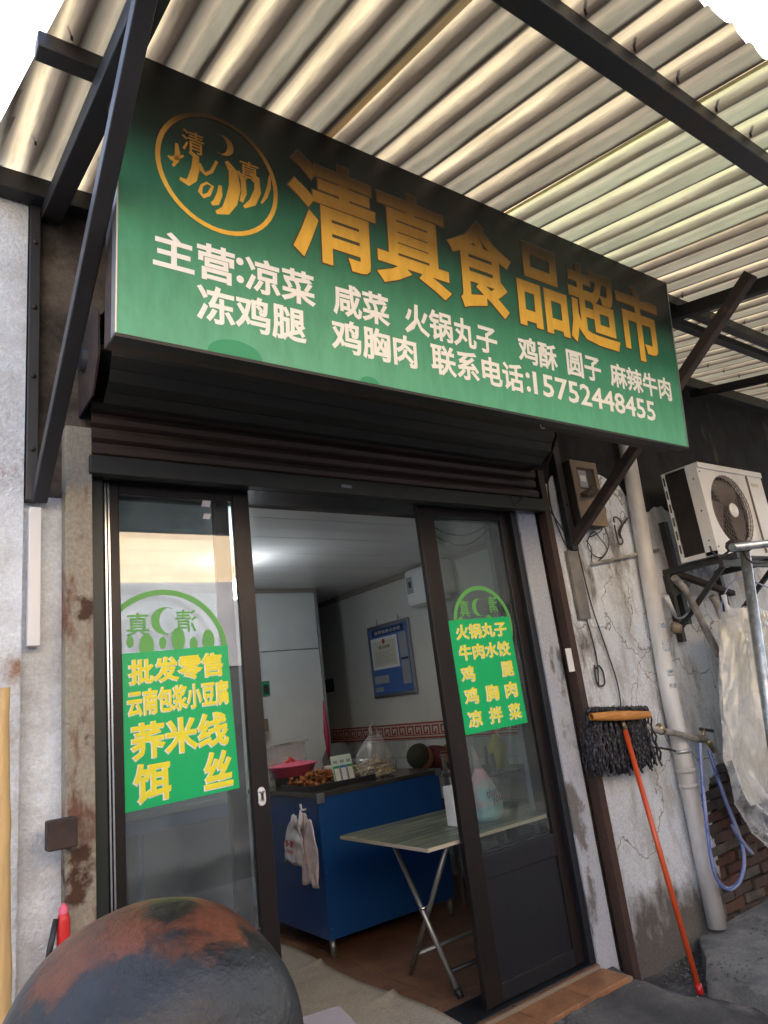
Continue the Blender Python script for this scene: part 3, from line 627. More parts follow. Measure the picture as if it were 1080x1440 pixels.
# printed emblem: ring, crescent, small characters and brush strokes
em = MB(); EC = (.787, .645); ER = .205
ring(em, S1(.0014), EC[0], EC[1], ER - .015, ER, asp=1 / HS)
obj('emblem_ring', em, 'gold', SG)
em = MB()
def emp(px, py):  # position in the enlarged photo of the sign -> sign coordinates
    q = onp(150 + px / 2.634, 120 + py / 2.634, p0, NS); return (q.x, (q - p0).dot(Vd) / HS)
text(em, '清', S1(.0014), .665, .735, .69, .77, .01); text(em, '真', S1(.0014), .855, .925, .655, .735, .01)
crescent(em, S1(.0014), .8, .762, .036, side=-1, asp=1 / HS)
def es(pts, w):
    q = [emp(x_, y_) for x_, y_, _ in pts]; stroke(em, [(a[0], a[1] * HS, p[2]) for a, p in zip(q, pts)], w * 1.08, lambda u, v: sp(u, v / HS, .0014))
es([(258, 215, .5), (262, 250, 1), (258, 280, .9), (245, 300, .4)], .016)
es([(226, 262, .5), (240, 272, 1), (262, 268, .9), (285, 262, .4)], .014)
es([(305, 245, .6), (330, 265, 1), (328, 310, 1.2), (318, 345, 1.3), (300, 362, 1), (270, 345, .5)], .02)
es([(345, 290, .5), (352, 315, 1), (366, 330, .9), (388, 320, .8), (408, 282, .7)], .013)
es([(352, 370, .6), (345, 395, 1), (358, 412, 1), (378, 405, .9), (392, 375, .7), (370, 362, .6), (352, 372, .6)], .013)
es([(420, 372, .6), (418, 405, 1.1), (405, 435, 1.2), (388, 440, .6)], .016)
es([(442, 282, .5), (468, 320, 1.2), (474, 380, 1.5), (462, 430, 1.5), (440, 465, 1.1), (405, 472, .4)], .025)
es([(486, 318, .6), (505, 350, 1.1), (508, 400, 1.1), (498, 432, .7)], .016)
es([(530, 330, .6), (556, 345, 1), (558, 395, 1.3), (540, 435, 1.3), (508, 452, .5)], .018)
es([(604, 335, .6), (600, 380, 1), (588, 415, .9), (572, 438, .4)], .013)
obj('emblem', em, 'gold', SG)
# dark green printed bumps along the lower edge
for c, r in (((.83), .09), ((1.33), .04)):
    hb = MB(); hb.add([sp(c, .0, .001)] + [sp(c + r * math.cos(a), .055 * math.sin(a) * r / .09, .001) for a in [math.pi * i / 16 for i in range(17)]], [(0, i, i + 1) for i in range(1, 17)])
    obj('printed_hill', hb, 'green_print', SG)
hk = MB().tube([sp(2.26, .0, -.05), sp(2.26, -.012, -.05), sp(2.268, -.028, -.05), sp(2.285, -.026, -.05)], .003, 6); obj('hook', hk, 'galvanised', SG)

# ================================================================ roller shutter
RS = thing('roller_shutter', 'dark brown metal roller shutter rolled up under the green sign', 'shutter', (1.9, -.08, 2.6))
zb0 = Y(400, 690, -.07).z
sx0, sx1 = .6, 3.17
obj('bottom_bar', MB().box((sx0, -.095, zb0), (sx1, -.045, zb0 + .075)), 'shutter_roll', RS, bevel=.005)
sm_ = MB()
prof = [(-.055, .0), (-.075, .012), (-.083, .03), (-.075, .05), (-.055, .06)]
def slat(x0, x1, z, mt):
    m_ = MB(); n = len(prof); vs = [(x, yy, z + zz) for x in (x0, x1) for yy, zz in prof]; m_.add(vs, [(i, i + 1, i + 1 + n, i + n) for i in range(n - 1)], False)
    return obj('slat', m_, mt, RS, solid=.003)
for i in range(4): slat(sx0 + .01, sx1 - .03 - .012 * (i % 2), zb0 + .08 + i * .063, 'shutter')
# the roll itself: slats wound round the axle
rc = Vector((0, -.12, zb0 + .46)); rr = .17
for i in range(13):
    a0 = math.radians(-95 - i * 26 + 0); a1 = a0 - math.radians(25.2); rad = rr + .0045 * (13 - i) * .6
    pr = [(math.cos(a0) * rad, math.sin(a0) * rad), (math.cos((a0 + a1) / 2) * (rad + .010), math.sin((a0 + a1) / 2) * (rad + .010)), (math.cos(a1) * (rad - .002), math.sin(a1) * (rad - .002))]
    m_ = MB(); vs = [(x, rc.y + b_[0], rc.z + b_[1]) for x in (sx0 + .03, sx1 - .08) for b_ in pr]; m_.add(vs, [(0, 1, 4, 3), (1, 2, 5, 4)])
    obj('slat', m_, 'shutter_roll', RS, solid=.003)
for x in (sx0 - .02, sx1 - .06):
    e_ = MB(); e_.prism([(x, rc.y + .2, rc.z - .2), (x, rc.y - .1, rc.z - .2), (x, rc.y - .2, rc.z - .08), (x, rc.y - .2, rc.z + .1), (x, rc.y - .08, rc.z + .2), (x, rc.y + .2, rc.z + .2)], (.008, 0, 0)); obj('end_plate', e_, 'rust_steel', RS)
obj('axle', MB().tube([(sx0 - .04, rc.y, rc.z), (sx1, rc.y, rc.z)], .05, 14), 'black_steel', RS)
lp = MB().tube([Y(716, 693, -.1), Y(724, 712, -.1), Y(738, 696, -.1)], .003, 6); obj('pull_loop', lp, 'rust_steel', RS)
obj('lock_plate', MB().box((Y(480, 682, -.1).x, -.1, zb0 + .03), (Y(495, 684, -.1).x, -.094, zb0 + .045)), 'alu_grey', RS)
# guide posts carry the shutter at both sides
gp = MB().box((.518, -.075, -.02), (.6, -.004, 2.72)); gp.box((.6, -.075, -.02), (.612, -.055, 2.72)); obj('guide_rail', gp, 'rust_post', RS, bevel=.003, label='paint-flaked beige and rust guide post left of the door')
gp = MB().box((3.18, -.07, -.02), (3.232, -.004, 2.8)); obj('guide_rail', gp, 'red_post', RS, bevel=.003, label='dark red rusty guide post right of the door')
lb = MB().box((.455, -.13, 1.235), (.545, -.077, 1.325)); obj('lock_box', lb, 'rust_steel', RS, bevel=.005)

# ================================================================ sliding glass doors
DF = thing('door_frame', 'dark brown metal frame lining the shop doorway', 'door frame', (1.8, .02, FZ))
for a, b, n_, mt in (((.62, -.005, .15), (.668, .2, 2.6), 'jamb', 'door_green'), ((2.955, -.0, .15), (3.0, .2, 2.6), 'jamb', 'door_dark'), ((.668, .0, 2.545), (2.955, .2, 2.6), 'head_rail', 'door_dark'), ((.668, .0, .15), (2.955, .2, .18), 'floor_track', 'door_dark')):
    obj(n_, box(a, b), mt, DF, bevel=.003)
for x in (.678, .69): obj('weather_strip', box((x, .012, .18), (x + .006, .02, 2.545)), 'alu_bright', DF)
def leaf(x0, x1, y, label, group='sliding glass door leaves', sl_=.085, sr_=.085, bot='panel', gl='glass', dk='door_alu', t=.032):
    T = thing('glass_door', label, 'door', ((x0 + x1) / 2, y, .185), group); z0, z1 = .185, 2.545
    obj('stile', box((x0, y - t / 2, z0), (x0 + sl_, y + t / 2, z1)), dk, T, bevel=.003)
    obj('stile', box((x1 - sr_, y - t / 2, z0), (x1, y + t / 2, z1)), dk, T, bevel=.003)
    a, b = x0 + sl_, x1 - sr_; e = t / 2 - .002
    obj('rail', box((a, y - e, z1 - .05), (b, y + e, z1)), dk, T, bevel=.003)
    obj('rail', box((a, y - e, z0), (b, y + e, z0 + .075)), 'door_dark', T, bevel=.003)
    obj('rail', box((a, y - e, .69), (b, y + e, .795)), 'door_dark', T, bevel=.003)
    obj('lower_panel', box((a, y - .006, z0 + .075), (b, y + .006, .69)), 'door_dark', T)
    obj('pane', box((a - .002, y - .003, .795), (b + .002, y + .003, z1 - .05)), gl, T)
    return T
YL = .05
lf1 = leaf(Y(140, 700, YL).x, Y(347, 700, YL).x, YL, 'front sliding glass door leaf on the left carrying the larger green poster', sl_=.07, sr_=.075)
lf2 = leaf(Y(140, 700, YL).x + .01, Y(318, 700, YL + .06).x, YL + .06, 'sliding glass door leaf standing behind the left front leaf', sl_=.06, sr_=.07)
xr0, xr1 = Y(583, 710, YL).x, Y(712, 720, YL).x
lf3 = leaf(xr0, xr1, YL, 'front sliding glass door leaf on the right carrying the smaller green poster', sl_=.105, sr_=.085, gl='glass_right')
lf4 = leaf(xr0 + .1, xr1 + .045, YL + .06, 'sliding glass door leaf standing behind the right front leaf', sl_=.06, sr_=.06, gl='glass_right')
# left handle
h = Y(368, 1120, YL - .016); hm = MB(); hm.lathe([(0.001, -.006), (.014, -.006), (.016, 0)], (h.x, h.y, h.z + .02), 14, 'y'); hm.lathe([(0.001, -.006), (.014, -.006), (.016, 0)], (h.x, h.y, h.z - .02), 14, 'y'); hm.box((h.x - .0155, h.y - .006, h.z - .021), (h.x + .0155, h.y, h.z + .021))
obj('handle', hm, 'white_paint', lf1, bevel=.001)
obj('keyhole', MB().box((h.x - .005, h.y - .008, h.z - .012), (h.x + .005, h.y - .0062, h.z + .012)), 'dark_print', lf1)
# decals on the panes (seen through the glass from behind, so mirrored)
def decal(leafo, cx, cz, r, y, tx, cres, zlow):
    fn = lambda u, v: Vector((u, y, v)); d = MB()
    ring(d, fn, cx, cz, r - .022, r); 
    for ch, a, b, zz in tx: text(d, ch, fn, a, b, zz - .045, zz + .045, .012, flip=True)
    crescent(d, fn, *cres, side=1)
    for i in range(7): # halved brush shapes peeking over the poster
        cxx = cx - r * .75 + i * r * .24; ring(d, fn, cxx, zlow + .012 * math.sin(i * 2.1), 0, .022 + .008 * math.cos(i * 3.3), n=10, asp=1.7)
    obj('window_decal', d, 'decal_green', leafo)
c_ = Y(233, 829, YL - .005); r_ = .262
q1 = Y(194, 878, YL - .005); q2 = Y(262, 873, YL - .005); qc = Y(232, 873, YL - .005)
decal(lf1, c_.x - .012, c_.z - r_, r_, YL - .0048, (('真', q1.x - .042, q1.x + .042, q1.z), ('清', q2.x - .042, q2.x + .042, q2.z)), (qc.x, qc.z, .055), Y(230, 904, YL).z)
c_ = Y(670, 824, YL - .005); q1 = Y(653, 856, YL - .005); q2 = Y(693, 850, YL - .005); qc = Y(673, 854, YL - .005)
decal(lf3, c_.x + .01, c_.z - .215, .215, YL - .0048, (('真', q1.x - .034, q1.x + .034, q1.z), ('清', q2.x - .034, q2.x + .034, q2.z)), (qc.x, qc.z, .048), Y(670, 880, YL).z)
# taped strips near the top of the left pane
tp = MB()
for i, (x_, y_) in enumerate(((288, 692), (290, 708), (291, 726))):
    q = Y(x_, y_, YL - .0045); tp.obox(q, (.022 - .003 * i, 0, 0), (0, .0006, 0), (.004, 0, .018 - .003 * i))
obj('tape_strip', tp, 'paper', lf1)
# posters
def poster(px, label, rows, yy):
    c = [Y(*p, yy) for p in px]; fn = quadfn(*c); T = thing('poster', label, 'poster', tuple((c[0] + c[2]) / 2), 'green posters on the glass doors')
    m_ = MB().prism([c[0], c[1], c[2], c[3]], (0, .0015, 0)); obj('sheet', m_, 'poster_green', T)
    a = MB(); b = MB(); f1 = quadfn(*c, lift=.0012); f2 = quadfn(*c, lift=.0024)
    for s, u0, u1, v0, v1, off in rows: text(a, s, lambda u, v: f1(u - .008, v - .004), u0, u1, v0, v1, off + .012); text(b, s, f2, u0, u1, v0, v1, off)
    obj('lettering', a, 'sign_white', T); obj('lettering', b, 'yellow_print', T)
    return T
poster([(165, 920), (320, 907), (337, 1108), (169, 1145)], 'large green poster with bold yellow characters on the left glass door', (
    ('批发零售', .1, .93, .79, .95, .03), ('云南包浆小豆腐', .08, .97, .587, .75, .03), ('荞米线', .11, .93, .31, .53, .03), ('饵', .12, .4, .04, .27, .03), ('丝', .7, .94, .04, .265, .03)), YL - .008)
poster([(630, 873), (715, 867), (742, 1016), (655, 1034)], 'small green poster with five rows of yellow characters on the right glass door', (
    ('火锅丸子', .1, .92, .825, .955, .022), ('牛肉水饺', .1, .92, .637, .77, .022), ('鸡', .08, .28, .447, .58, .022), ('腿', .73, .92, .447, .58, .022),
    ('鸡', .08, .28, .252, .388, .022), ('胸', .41, .61, .252, .388, .022), ('肉', .73, .92, .252, .388, .022), ('凉', .08, .28, .055, .19, .022), ('拌', .41, .61, .055, .19, .022), ('菜', .73, .92, .055, .19, .022)), YL - .008)
# loose cables hanging inside the right leaf
cbm = MB(); 
for dz in (0, -.03): cbm.tube([(2.45 + t * .5, .2, 2.52 + dz - (1 - (2 * t - 1) ** 2) * (.08 - dz)) for t in [i / 12 for i in range(13)]], .004, 6)
tag(obj('cable', cbm, 'wire', loc=(2.7, .2, 2.5)), 'two thin black cables sagging inside the top of the right glass door', 'cable')

# ================================================================ blue counter and what stands on it
CY = 1.255; cx0, cx1 = 2.2, 3.16; ct = 1.045; cd = 2.25
C_ = thing('counter', 'blue serving counter with black top standing inside the doorway', 'counter', (2.68, 1.7, FZ))
obj('front_panel', box((cx0, CY, .27), (cx1, CY + .012, ct)), 'counter_blue', C_, bevel=.002)
obj('side_panel', box((cx0, CY + .0125, .27), (cx0 + .012, cd, ct)), 'counter_blue', C_, bevel=.002)
obj('side_panel', box((cx1 - .012, CY + .0125, .27), (cx1, cd, ct)), 'counter_blue', C_)
obj('base', box((cx0 + .014, CY + .014, .27), (cx1 - .014, cd, .29)), 'room_dark', C_)
obj('countertop', box((cx0 - .012, CY - .012, ct + .001), (cx1 + .012, cd, ct + .028)), 'counter_top', C_, bevel=.003)
obj('corner_guard', box((cx0 - .014, CY - .0145, ct - .03), (cx0 + .04, CY - .0125, ct + .03)), 'alu_bright', C_)
obj('corner_guard', box((cx1 - .04, CY - .0145, ct - .015), (cx1 + .014, CY - .0125, ct + .03)), 'alu_bright', C_)
obj('edge_strip', box((cx0 - .002, CY - .002, .275), (cx0 + .008, CY - .0003, ct - .03)), 'counter_blue', C_)
for x, y in ((cx0 + .03, CY + .03), (cx1 - .03, CY + .03), (cx0 + .03, cd - .04), (cx1 - .03, cd - .04)): obj('leg', MB().tube([(x, y, FZ), (x, y, .27)], .017, 12), 'steel_tube', C_)
for i in range(3): obj('rivet', MB().ball((cx0 + .02, CY - .001, .33 + i * .3), .004, 6), 'alu_bright', C_)
TZ = ct + .0285
# tray of fried food
ty = CY + .16
tr_ = thing('food_tray', 'black metal tray of fried snacks on the counter', 'tray', (2.13, ty + .2, TZ))
a = MB(); a.box((1.98 + .0, 1.36, TZ), (2.47, 1.78, TZ + .006))
for p, q in (((1.98, 1.36, TZ + .006), (2.47, 1.37, TZ + .034)), ((1.98, 1.77, TZ + .006), (2.47, 1.78, TZ + .034)), ((1.98, 1.37, TZ + .006), (1.99, 1.77, TZ + .034)), ((2.46, 1.37, TZ + .006), (2.47, 1.77, TZ + .034))): a.box(p, q)
a.v = [v + Vector((.24, 0, 0)) for v in a.v]; obj('pan', a, 'black_plastic', tr_)
fr = MB()
for i in range(150):
    x = 2.25 + random.random() * .24; y = 1.4 + random.random() * .33; fr.ball((x, y, TZ + .025 + random.random() * (.085 - abs(x - 2.36) * .35)), random.uniform(.011, .02), 6, (1, 1, .8), .4)
for i in range(40): fr.ball((2.55 + random.random() * .1, 1.5 + random.random() * .2, TZ + .02 + random.random() * .04), random.uniform(.011, .018), 6, (1, 1, .8), .4)
o = tag(obj('fried_snacks', fr, 'fried', loc=(2.3, 1.5, TZ + .01)), 'heap of golden fried snacks in the black tray', 'food'); o['kind'] = 'stuff'
# pink basin with red lid handle
pk = thing('basin', 'pink plastic basin behind the fried snacks', 'basin', (2.44, 2.0, TZ))
obj('bowl', MB().lathe([(.001, 0), (.13, 0), (.16, .065), (.175, .07), (.175, .076), (.16, .076), (.15, .065)], (2.44, 2.0, TZ + .06), 28), 'pink', pk)
obj('lid', MB().lathe([(.158, .076), (.1, .09), (.001, .096)], (2.44, 2.0, TZ + .06), 28), 'pink', pk)
obj('lid_knob', MB().tube([(2.38, 1.98, TZ + .15), (2.41, 1.98, TZ + .18), (2.44, 1.98, TZ + .155)], .012, 8), 'red', pk)
obj('stand', box((2.34, 1.9, TZ), (2.54, 2.1, TZ + .06)), 'black_plastic', pk)
# clear box behind the basin
cbx = thing('plastic_crate', 'clear plastic crate standing at the back left of the counter', 'crate', (2.45, 2.15, TZ))
zt_ = TZ + .27
m_ = MB(); m_.box((2.3, 2.12, TZ), (2.62, 2.124, zt_)); m_.box((2.3, 2.24, TZ), (2.62, 2.244, zt_)); m_.box((2.616, 2.124, TZ), (2.62, 2.24, zt_)); obj('wall_sheet', m_, 'clear_plastic', cbx)
obj('rim', MB().bar((2.28, 2.12, zt_), (2.64, 2.12, zt_ + .01), .016, .014), 'pvc_dirty', cbx)
# white tub, white bag
tb = MB().lathe([(.001, 0), (.05, 0), (.06, .085), (.062, .09), (.001, .09)], (2.68, 1.86, TZ), 4 * 6); tag(obj('tub', tb, 'white_paint', loc=(2.68, 1.86, TZ)), 'small white square tub beside the pink basin', 'tub')
wb = MB().ball((2.55, 1.47, TZ + .045), .05, 12, (1.2, .9, .75), .12); tag(obj('knotted_bag', wb, 'plastic_bag', loc=(2.55, 1.47, TZ)), 'small knotted white bag lying on the snack tray', 'bag')
# magenta strap and orange-red jar
ms = MB().tube([Y(455, 985, 2.15), Y(459, 1030, 2.15), Y(463, 1068, 2.15)], [.006, .022, .012], 8); tag(obj('ribbon', ms, 'magenta', loc=(2.9, 2.1, 1.2)), 'magenta ribbon hanging beside the white partition', 'ribbon')
q = Y(461, 1074, 2.0); jr = MB().lathe([(.001, 0), (.045, 0), (.055, .03), (.045, .08), (.03, .09), (.001, .09)], (q.x, 2.0, TZ), 16); tag(obj('jar', jr, 'fried', loc=(q.x, 2.0, TZ)), 'round orange-brown jar below the magenta ribbon', 'jar')
# payment card stand
qs = [Y(*p, CY + .12) for p in ((477, 1064), (508, 1066), (502, 1101), (472, 1098))]
base = Vector((qs[3].x, CY + .12, TZ)); wsd = .155
ps = thing('payment_stand', 'small mint green payment card stand on the counter edge', 'stand', tuple(base))
def pf_(u, v): return base + Vector((u * wsd, v * .04, v * .185))
def pp(u0, u1, v0, v1, l, mt, n_='card'):
    nn = Vector((0, -.98, .2)) * l; obj(n_, MB().prism([pf_(u0, v0) + nn, pf_(u1, v0) + nn, pf_(u1, v1) + nn, pf_(u0, v1) + nn], (0, .0008, 0)), mt, ps)
obj('back_plate', MB().prism([pf_(0, 0), pf_(1, 0), pf_(1, 1), pf_(0, 1)], (0, .006, 0)), 'mint', ps)
obj('support', MB().prism([pf_(.4, 0) + Vector((0, .007, 0)), pf_(.4, .9) + Vector((0, .007, 0)), pf_(.4, 0) + Vector((0, .1, 0))], (.004, 0, 0)), 'mint', ps)
pp(.02, .33, .02, .66, .003, 'green_print'); pp(.35, .65, .02, .66, .003, 'blue_print'); pp(.67, .98, .02, .66, .003, 'green_print')
for a in (.06, .39, .71): pp(a, a + .23, .18, .58, .0045, 'paper')
for a in (.07, .4, .72): pp(a, a + .2, .74, .84, .003, 'grey_print', 'caption')
# bag of noodles: film and the noodles inside
qb = Y(530, 1090, CY + .22); bx, by = qb.x, CY + .24
nb = thing('noodle_bag', 'tied transparent bag full of pale noodles on the counter', 'bag', (bx, by, TZ))
nd = MB()
for i in range(90):
    a = random.random() * 6.28; r = random.random() ** .5 * .1; c = Vector((bx + math.cos(a) * r * 1.25, by + math.sin(a) * r, TZ + .012 + random.random() * .095)); d = Vector((random.uniform(-1, 1), random.uniform(-.6, .6), random.uniform(-.35, .35))).normalized() * .05
    nd.tube([c - d, c + Vector((0, 0, .012)) * random.random(), c + d], .0045, 5)
for i in range(14): nd.tube([(bx - .1 + i * .004, by - .09, TZ + .01), (bx - .02 + i * .009, by - .11, TZ + .045 + .02 * math.sin(i)), (bx + .05 + i * .006, by - .08, TZ + .02)], .0045, 5)
o = obj('noodles', nd, 'noodle', nb); o['kind'] = 'stuff'
def bagf(c, rx, ry, h, topw, seed=0, topx=0, fold=.25):
    def f(u, v):
        a = u * 2 * math.pi; t = v; s = (1 - t) ** .55 * (1 - topw) + topw if t > .45 else 1 - .1 * (1 - t / .45) * 0
        s = 1 if t < .4 else topw + (1 - topw) * (1 - ((t - .4) / .6)) ** .8
        if t < .08: s *= .8 + .2 * t / .08
        w_ = 1 + fold * noise.noise(Vector((math.cos(a) * 2.2, math.sin(a) * 2.2, t * 2 + seed))) + .12 * noise.noise(Vector((math.cos(a) * 6, math.sin(a) * 6, t * 5 + seed)))
        return Vector(c) + Vector((math.cos(a) * rx * s * w_ + topx * t * t, math.sin(a) * ry * s * w_, h * t))
    return f
obj('bag_film', MB().grid(bagf((bx, by, TZ + .003), .145, .115, .27, .28, 3, .03), 48, 24), 'clear_plastic', nb)
obj('bag_handle', MB().tube([(bx - .0, by, TZ + .26), (bx + .0, by, TZ + .33), (bx + .03, by, TZ + .36), (bx + .055, by, TZ + .31), (bx + .06, by, TZ + .26)], [.016, .009, .008, .009, .014], 8), 'milky_film', nb)
# scale / dark pot behind
dk = MB().box((2.92, 2.02, TZ), (3.14, 2.16, TZ + .09)); tag(obj('weighing_scale', dk, 'room_dark', loc=(3.0, 2.1, TZ), bevel=.02), 'dark grey bench scale at the back of the counter', 'scale')
# shopping bags hanging on the side panel
hx = cx0 - .001; hq = X(430, 1138, cx0)
hg = thing('hanging_bags', 'cluster of white printed shopping bags hanging on the counter side', 'bags', tuple(hq))
def flatbag(dy0, dz0, w_, h_, mt, dx, seed):
    def f(u, v):
        s = .25 + .75 * min(1, (1 - v) * 2.2) if v > .55 else 1
        y = hq.y + dy0 + (u - .5) * w_ * s; z = hq.z - dz0 - (1 - v) * h_ + .02 * noise.noise(Vector((u * 3, v * 2, seed)))
        return (cx0 - dx - .03 * (1 - v) - .012 * noise.noise(Vector((u * 5, v * 5, seed))), y + .012 * noise.noise(Vector((u * 2, v * 6, seed))), z)
    return obj('bag', MB().grid(f, 14, 18), mt, hg, solid=.003)
flatbag(.02, .02, .26, .3, 'pink_bag', .012, 1); flatbag(-.09, .05, .2, .36, 'pink_bag', .03, 4); flatbag(.07, .03, .23, .27, 'plastic_bag', .05, 7)
pr_ = MB(); fnb = lambda u, v: Vector((cx0 - .094, hq.y + .02 + (1 - u) * .11, hq.z - .24 + v * .075))
text(pr_, '多谢', fnb, 0, 1, .45, 1, .03); text(pr_, 'thank', fnb, 0.1, .9, 0, .35, .02); obj('print', pr_, 'red_print', hg)
obj('hook', MB().tube([hq, hq + Vector((-.03, 0, .0)), hq + Vector((-.035, 0, .035))], .008, 8), 'white_paint', hg)
obj('bag_loops', MB().tube([hq + Vector((-.03, .015, 0)), hq + Vector((-.04, .0, -.05)), hq + Vector((-.045, .03, -.1))], [.006, .013, .03], 8), 'plastic_bag', hg)

# ================================================================ folding table and bags on it
tz = .885
ta, tb_, tc_ = Z(490, 1171, tz), Z(606, 1196, tz), Z(761, 1149, tz)
T_ = thing('folding_table', 'folding table with grey-green wood grain top and crossed metal legs', 'table', (2.6, .45, FZ))
tx0, tx1, ty0, ty1 = 2.1, 3.15, .085, .86
obj('tabletop', box((tx0, ty0, tz - .016), (tx1, ty1, tz)), 'table_top', T_, bevel=.002)
e_ = MB(); e_.box((tx0, ty0 - .003, tz - .018), (tx1, ty0 - .0005, tz - .0015)); obj('edge_band', e_, 'table_edge', T_)
e_ = MB(); e_.box((tx0 - .003, ty0 - .003, tz - .018), (tx0 - .0005, ty1, tz - .0015)); obj('edge_band', e_, 'table_edge', T_)
fA, fB = Z(567, 1375, FZ), Z(652, 1402, FZ)
for xx in (fB.x, 3.02):
    obj('leg', MB().tube([(xx + .012, fA.y, FZ), (xx + .012, .22, tz - .02)], .0135, 12), 'steel_tube', T_)
    obj('leg', MB().tube([(xx - .016, fB.y, FZ), (xx - .016, .7, tz - .02)], .0135, 12), 'steel_tube', T_)
    obj('pivot_bolt', MB().tube([(xx - .035, .46, .53), (xx + .03, .46, .53)], .006, 8), 'chrome', T_)
def lp_(ya, yb, z): t = (z - FZ) / (tz - .02 - FZ); return ya + (yb - ya) * t
obj('cross_bar', MB().tube([(fB.x, lp_(fA.y, .22, .28), .28), (3.04, lp_(fA.y, .22, .28), .28)], .011, 10), 'steel_tube', T_)
obj('cross_bar', MB().tube([(fB.x - .02, lp_(fB.y, .7, .27), .27), (3.02, lp_(fB.y, .7, .27), .27)], .011, 10), 'black_plastic', T_)
obj('foot_cap', MB().tube([(fB.x - .016, fB.y, FZ), (fB.x - .016, fB.y + .02, FZ + .035)], .016, 10), 'black_plastic', T_)
tbp = Z(672, 1172, tz)
def at_t(px, py, y): q = Y(px, py, y); return q
gy = .3; q = Y(682, 1168, gy)
gb = thing('gift_bag', 'pale blue and pink tied bag printed thank you on the folding table', 'bag', (q.x + .03, gy, tz))
obj('bag_body', MB().grid(bagf((q.x + .03, gy, tz + .002), .095, .075, .27, .18, 9, -.01, .14), 40, 24), 'blue_bag', gb)
obj('bag_handle', MB().tube([(q.x + .02, gy, tz + .26), (q.x + .0, gy - .01, tz + .33), (q.x - .02, gy - .01, tz + .4), (q.x - .045, gy, tz + .36), (q.x - .05, gy, tz + .33)], [.022, .016, .01, .01, .014], 8), 'pink_bag', gb)
pr_ = MB(); fb = lambda u, v: Vector((q.x - .03 + u * .11, gy - .088 - .004 * math.sin(u * 3.14), tz + .065 + v * .1 + u * .02))
text(pr_, 'thank', fb, 0, 1, .52, 1, .0); text(pr_, 'you', fb, .3, .95, 0, .48, .0); obj('print', pr_, 'dark_print', gb)
q2 = Y(643, 1160, .36)
cbg = MB().box((q2.x - .035, .33, tz + .001), (q2.x + .05, .4, tz + .2)); tag(obj('carton', cbg, 'plastic_bag', loc=(q2.x, .36, tz), bevel=.006), 'tall white carton beside the gift bag on the table', 'carton')
# dark shelving and chair seen through the right leaf
sh = thing('metal_rack', 'dark metal rack with shelves behind the folding table', 'rack', (3.5, 1.1, FZ))
for x in (3.3, 3.7):
    for y in (.85, 1.35): obj('upright', MB().box((x - .012, y - .012, FZ), (x + .012, y + .012, 1.15)), 'alu_grey', sh)
for z in (.6, 1.0): obj('shelf', box((3.285, .835, z), (3.715, 1.365, z + .02)), 'room_dark', sh)
jc = thing('juice_bottle', 'yellow-green plastic jug on the metal rack', 'bottle', (3.5, 1.0, 1.02))
obj('body', MB().lathe([(.001, 0), (.06, 0), (.065, .02), (.065, .16), (.03, .21), (.025, .23)], (3.5, 1.0, 1.021), 16), 'yellow_plastic', jc); obj('cap', MB().lathe([(.027, .23), (.027, .255), (.001, .255)], (3.5, 1.0, 1.021), 12), 'red', jc)
# tall fridge / cabinet behind the left leaf
fg = thing('display_cabinet', 'dark blue glass fronted cabinet inside behind the left glass door', 'cabinet', (1.0, 1.0, FZ))
obj('body', box((.55, 1.3, FZ), (1.75, 1.85, 1.12)), 'counter_blue', fg, bevel=.006); obj('door', box((.58, 1.285, .3), (1.14, 1.299, 1.05)), 'black_plastic', fg, bevel=.004); obj('door', box((1.16, 1.285, .3), (1.72, 1.299, 1.05)), 'black_plastic', fg, bevel=.004)
obj('top', box((.54, 1.28, 1.121), (1.76, 1.86, 1.15)), 'steel_tube', fg, bevel=.004)

bl_ = Y(330, 828, 1.7)
LM = thing('ceiling_lamp', 'lit white bulb hanging inside behind the left glass door', 'lamp', tuple(bl_))
me_ = bpy.data.materials.new('lit_bulb'); me_.use_nodes = True; e__ = me_.node_tree.nodes['Principled BSDF']; e__.inputs['Emission Color'].default_value = (.86, .95, 1, 1); e__.inputs['Emission Strength'].default_value = 8; MT['lit_bulb'] = me_
obj('bulb', MB().lathe([(.001, -.075), (.03, -.07), (.048, -.04), (.05, 0), (.03, .05), (.02, .06), (.001, .061)], tuple(bl_), 20), 'lit_bulb', LM); obj('lamp_socket', MB().lathe([(.022, .062), (.022, .1), (.001, .102)], tuple(bl_), 14), 'white_paint', LM); obj('lamp_cord', MB().tube([bl_ + Vector((0, 0, .1)), Vector((bl_.x, bl_.y, ZC))], .003, 6), 'wire', LM)
pl_ = bpy.data.lights.new('bulb_light', 'POINT'); pl_.energy = 11; pl_.color = (.93, .98, 1); pl_.shadow_soft_size = .055; plo = bpy.data.objects.new('bulb_light', pl_); COL.objects.link(plo); plo.parent = LM; plo.location = (0, 0, -.02)

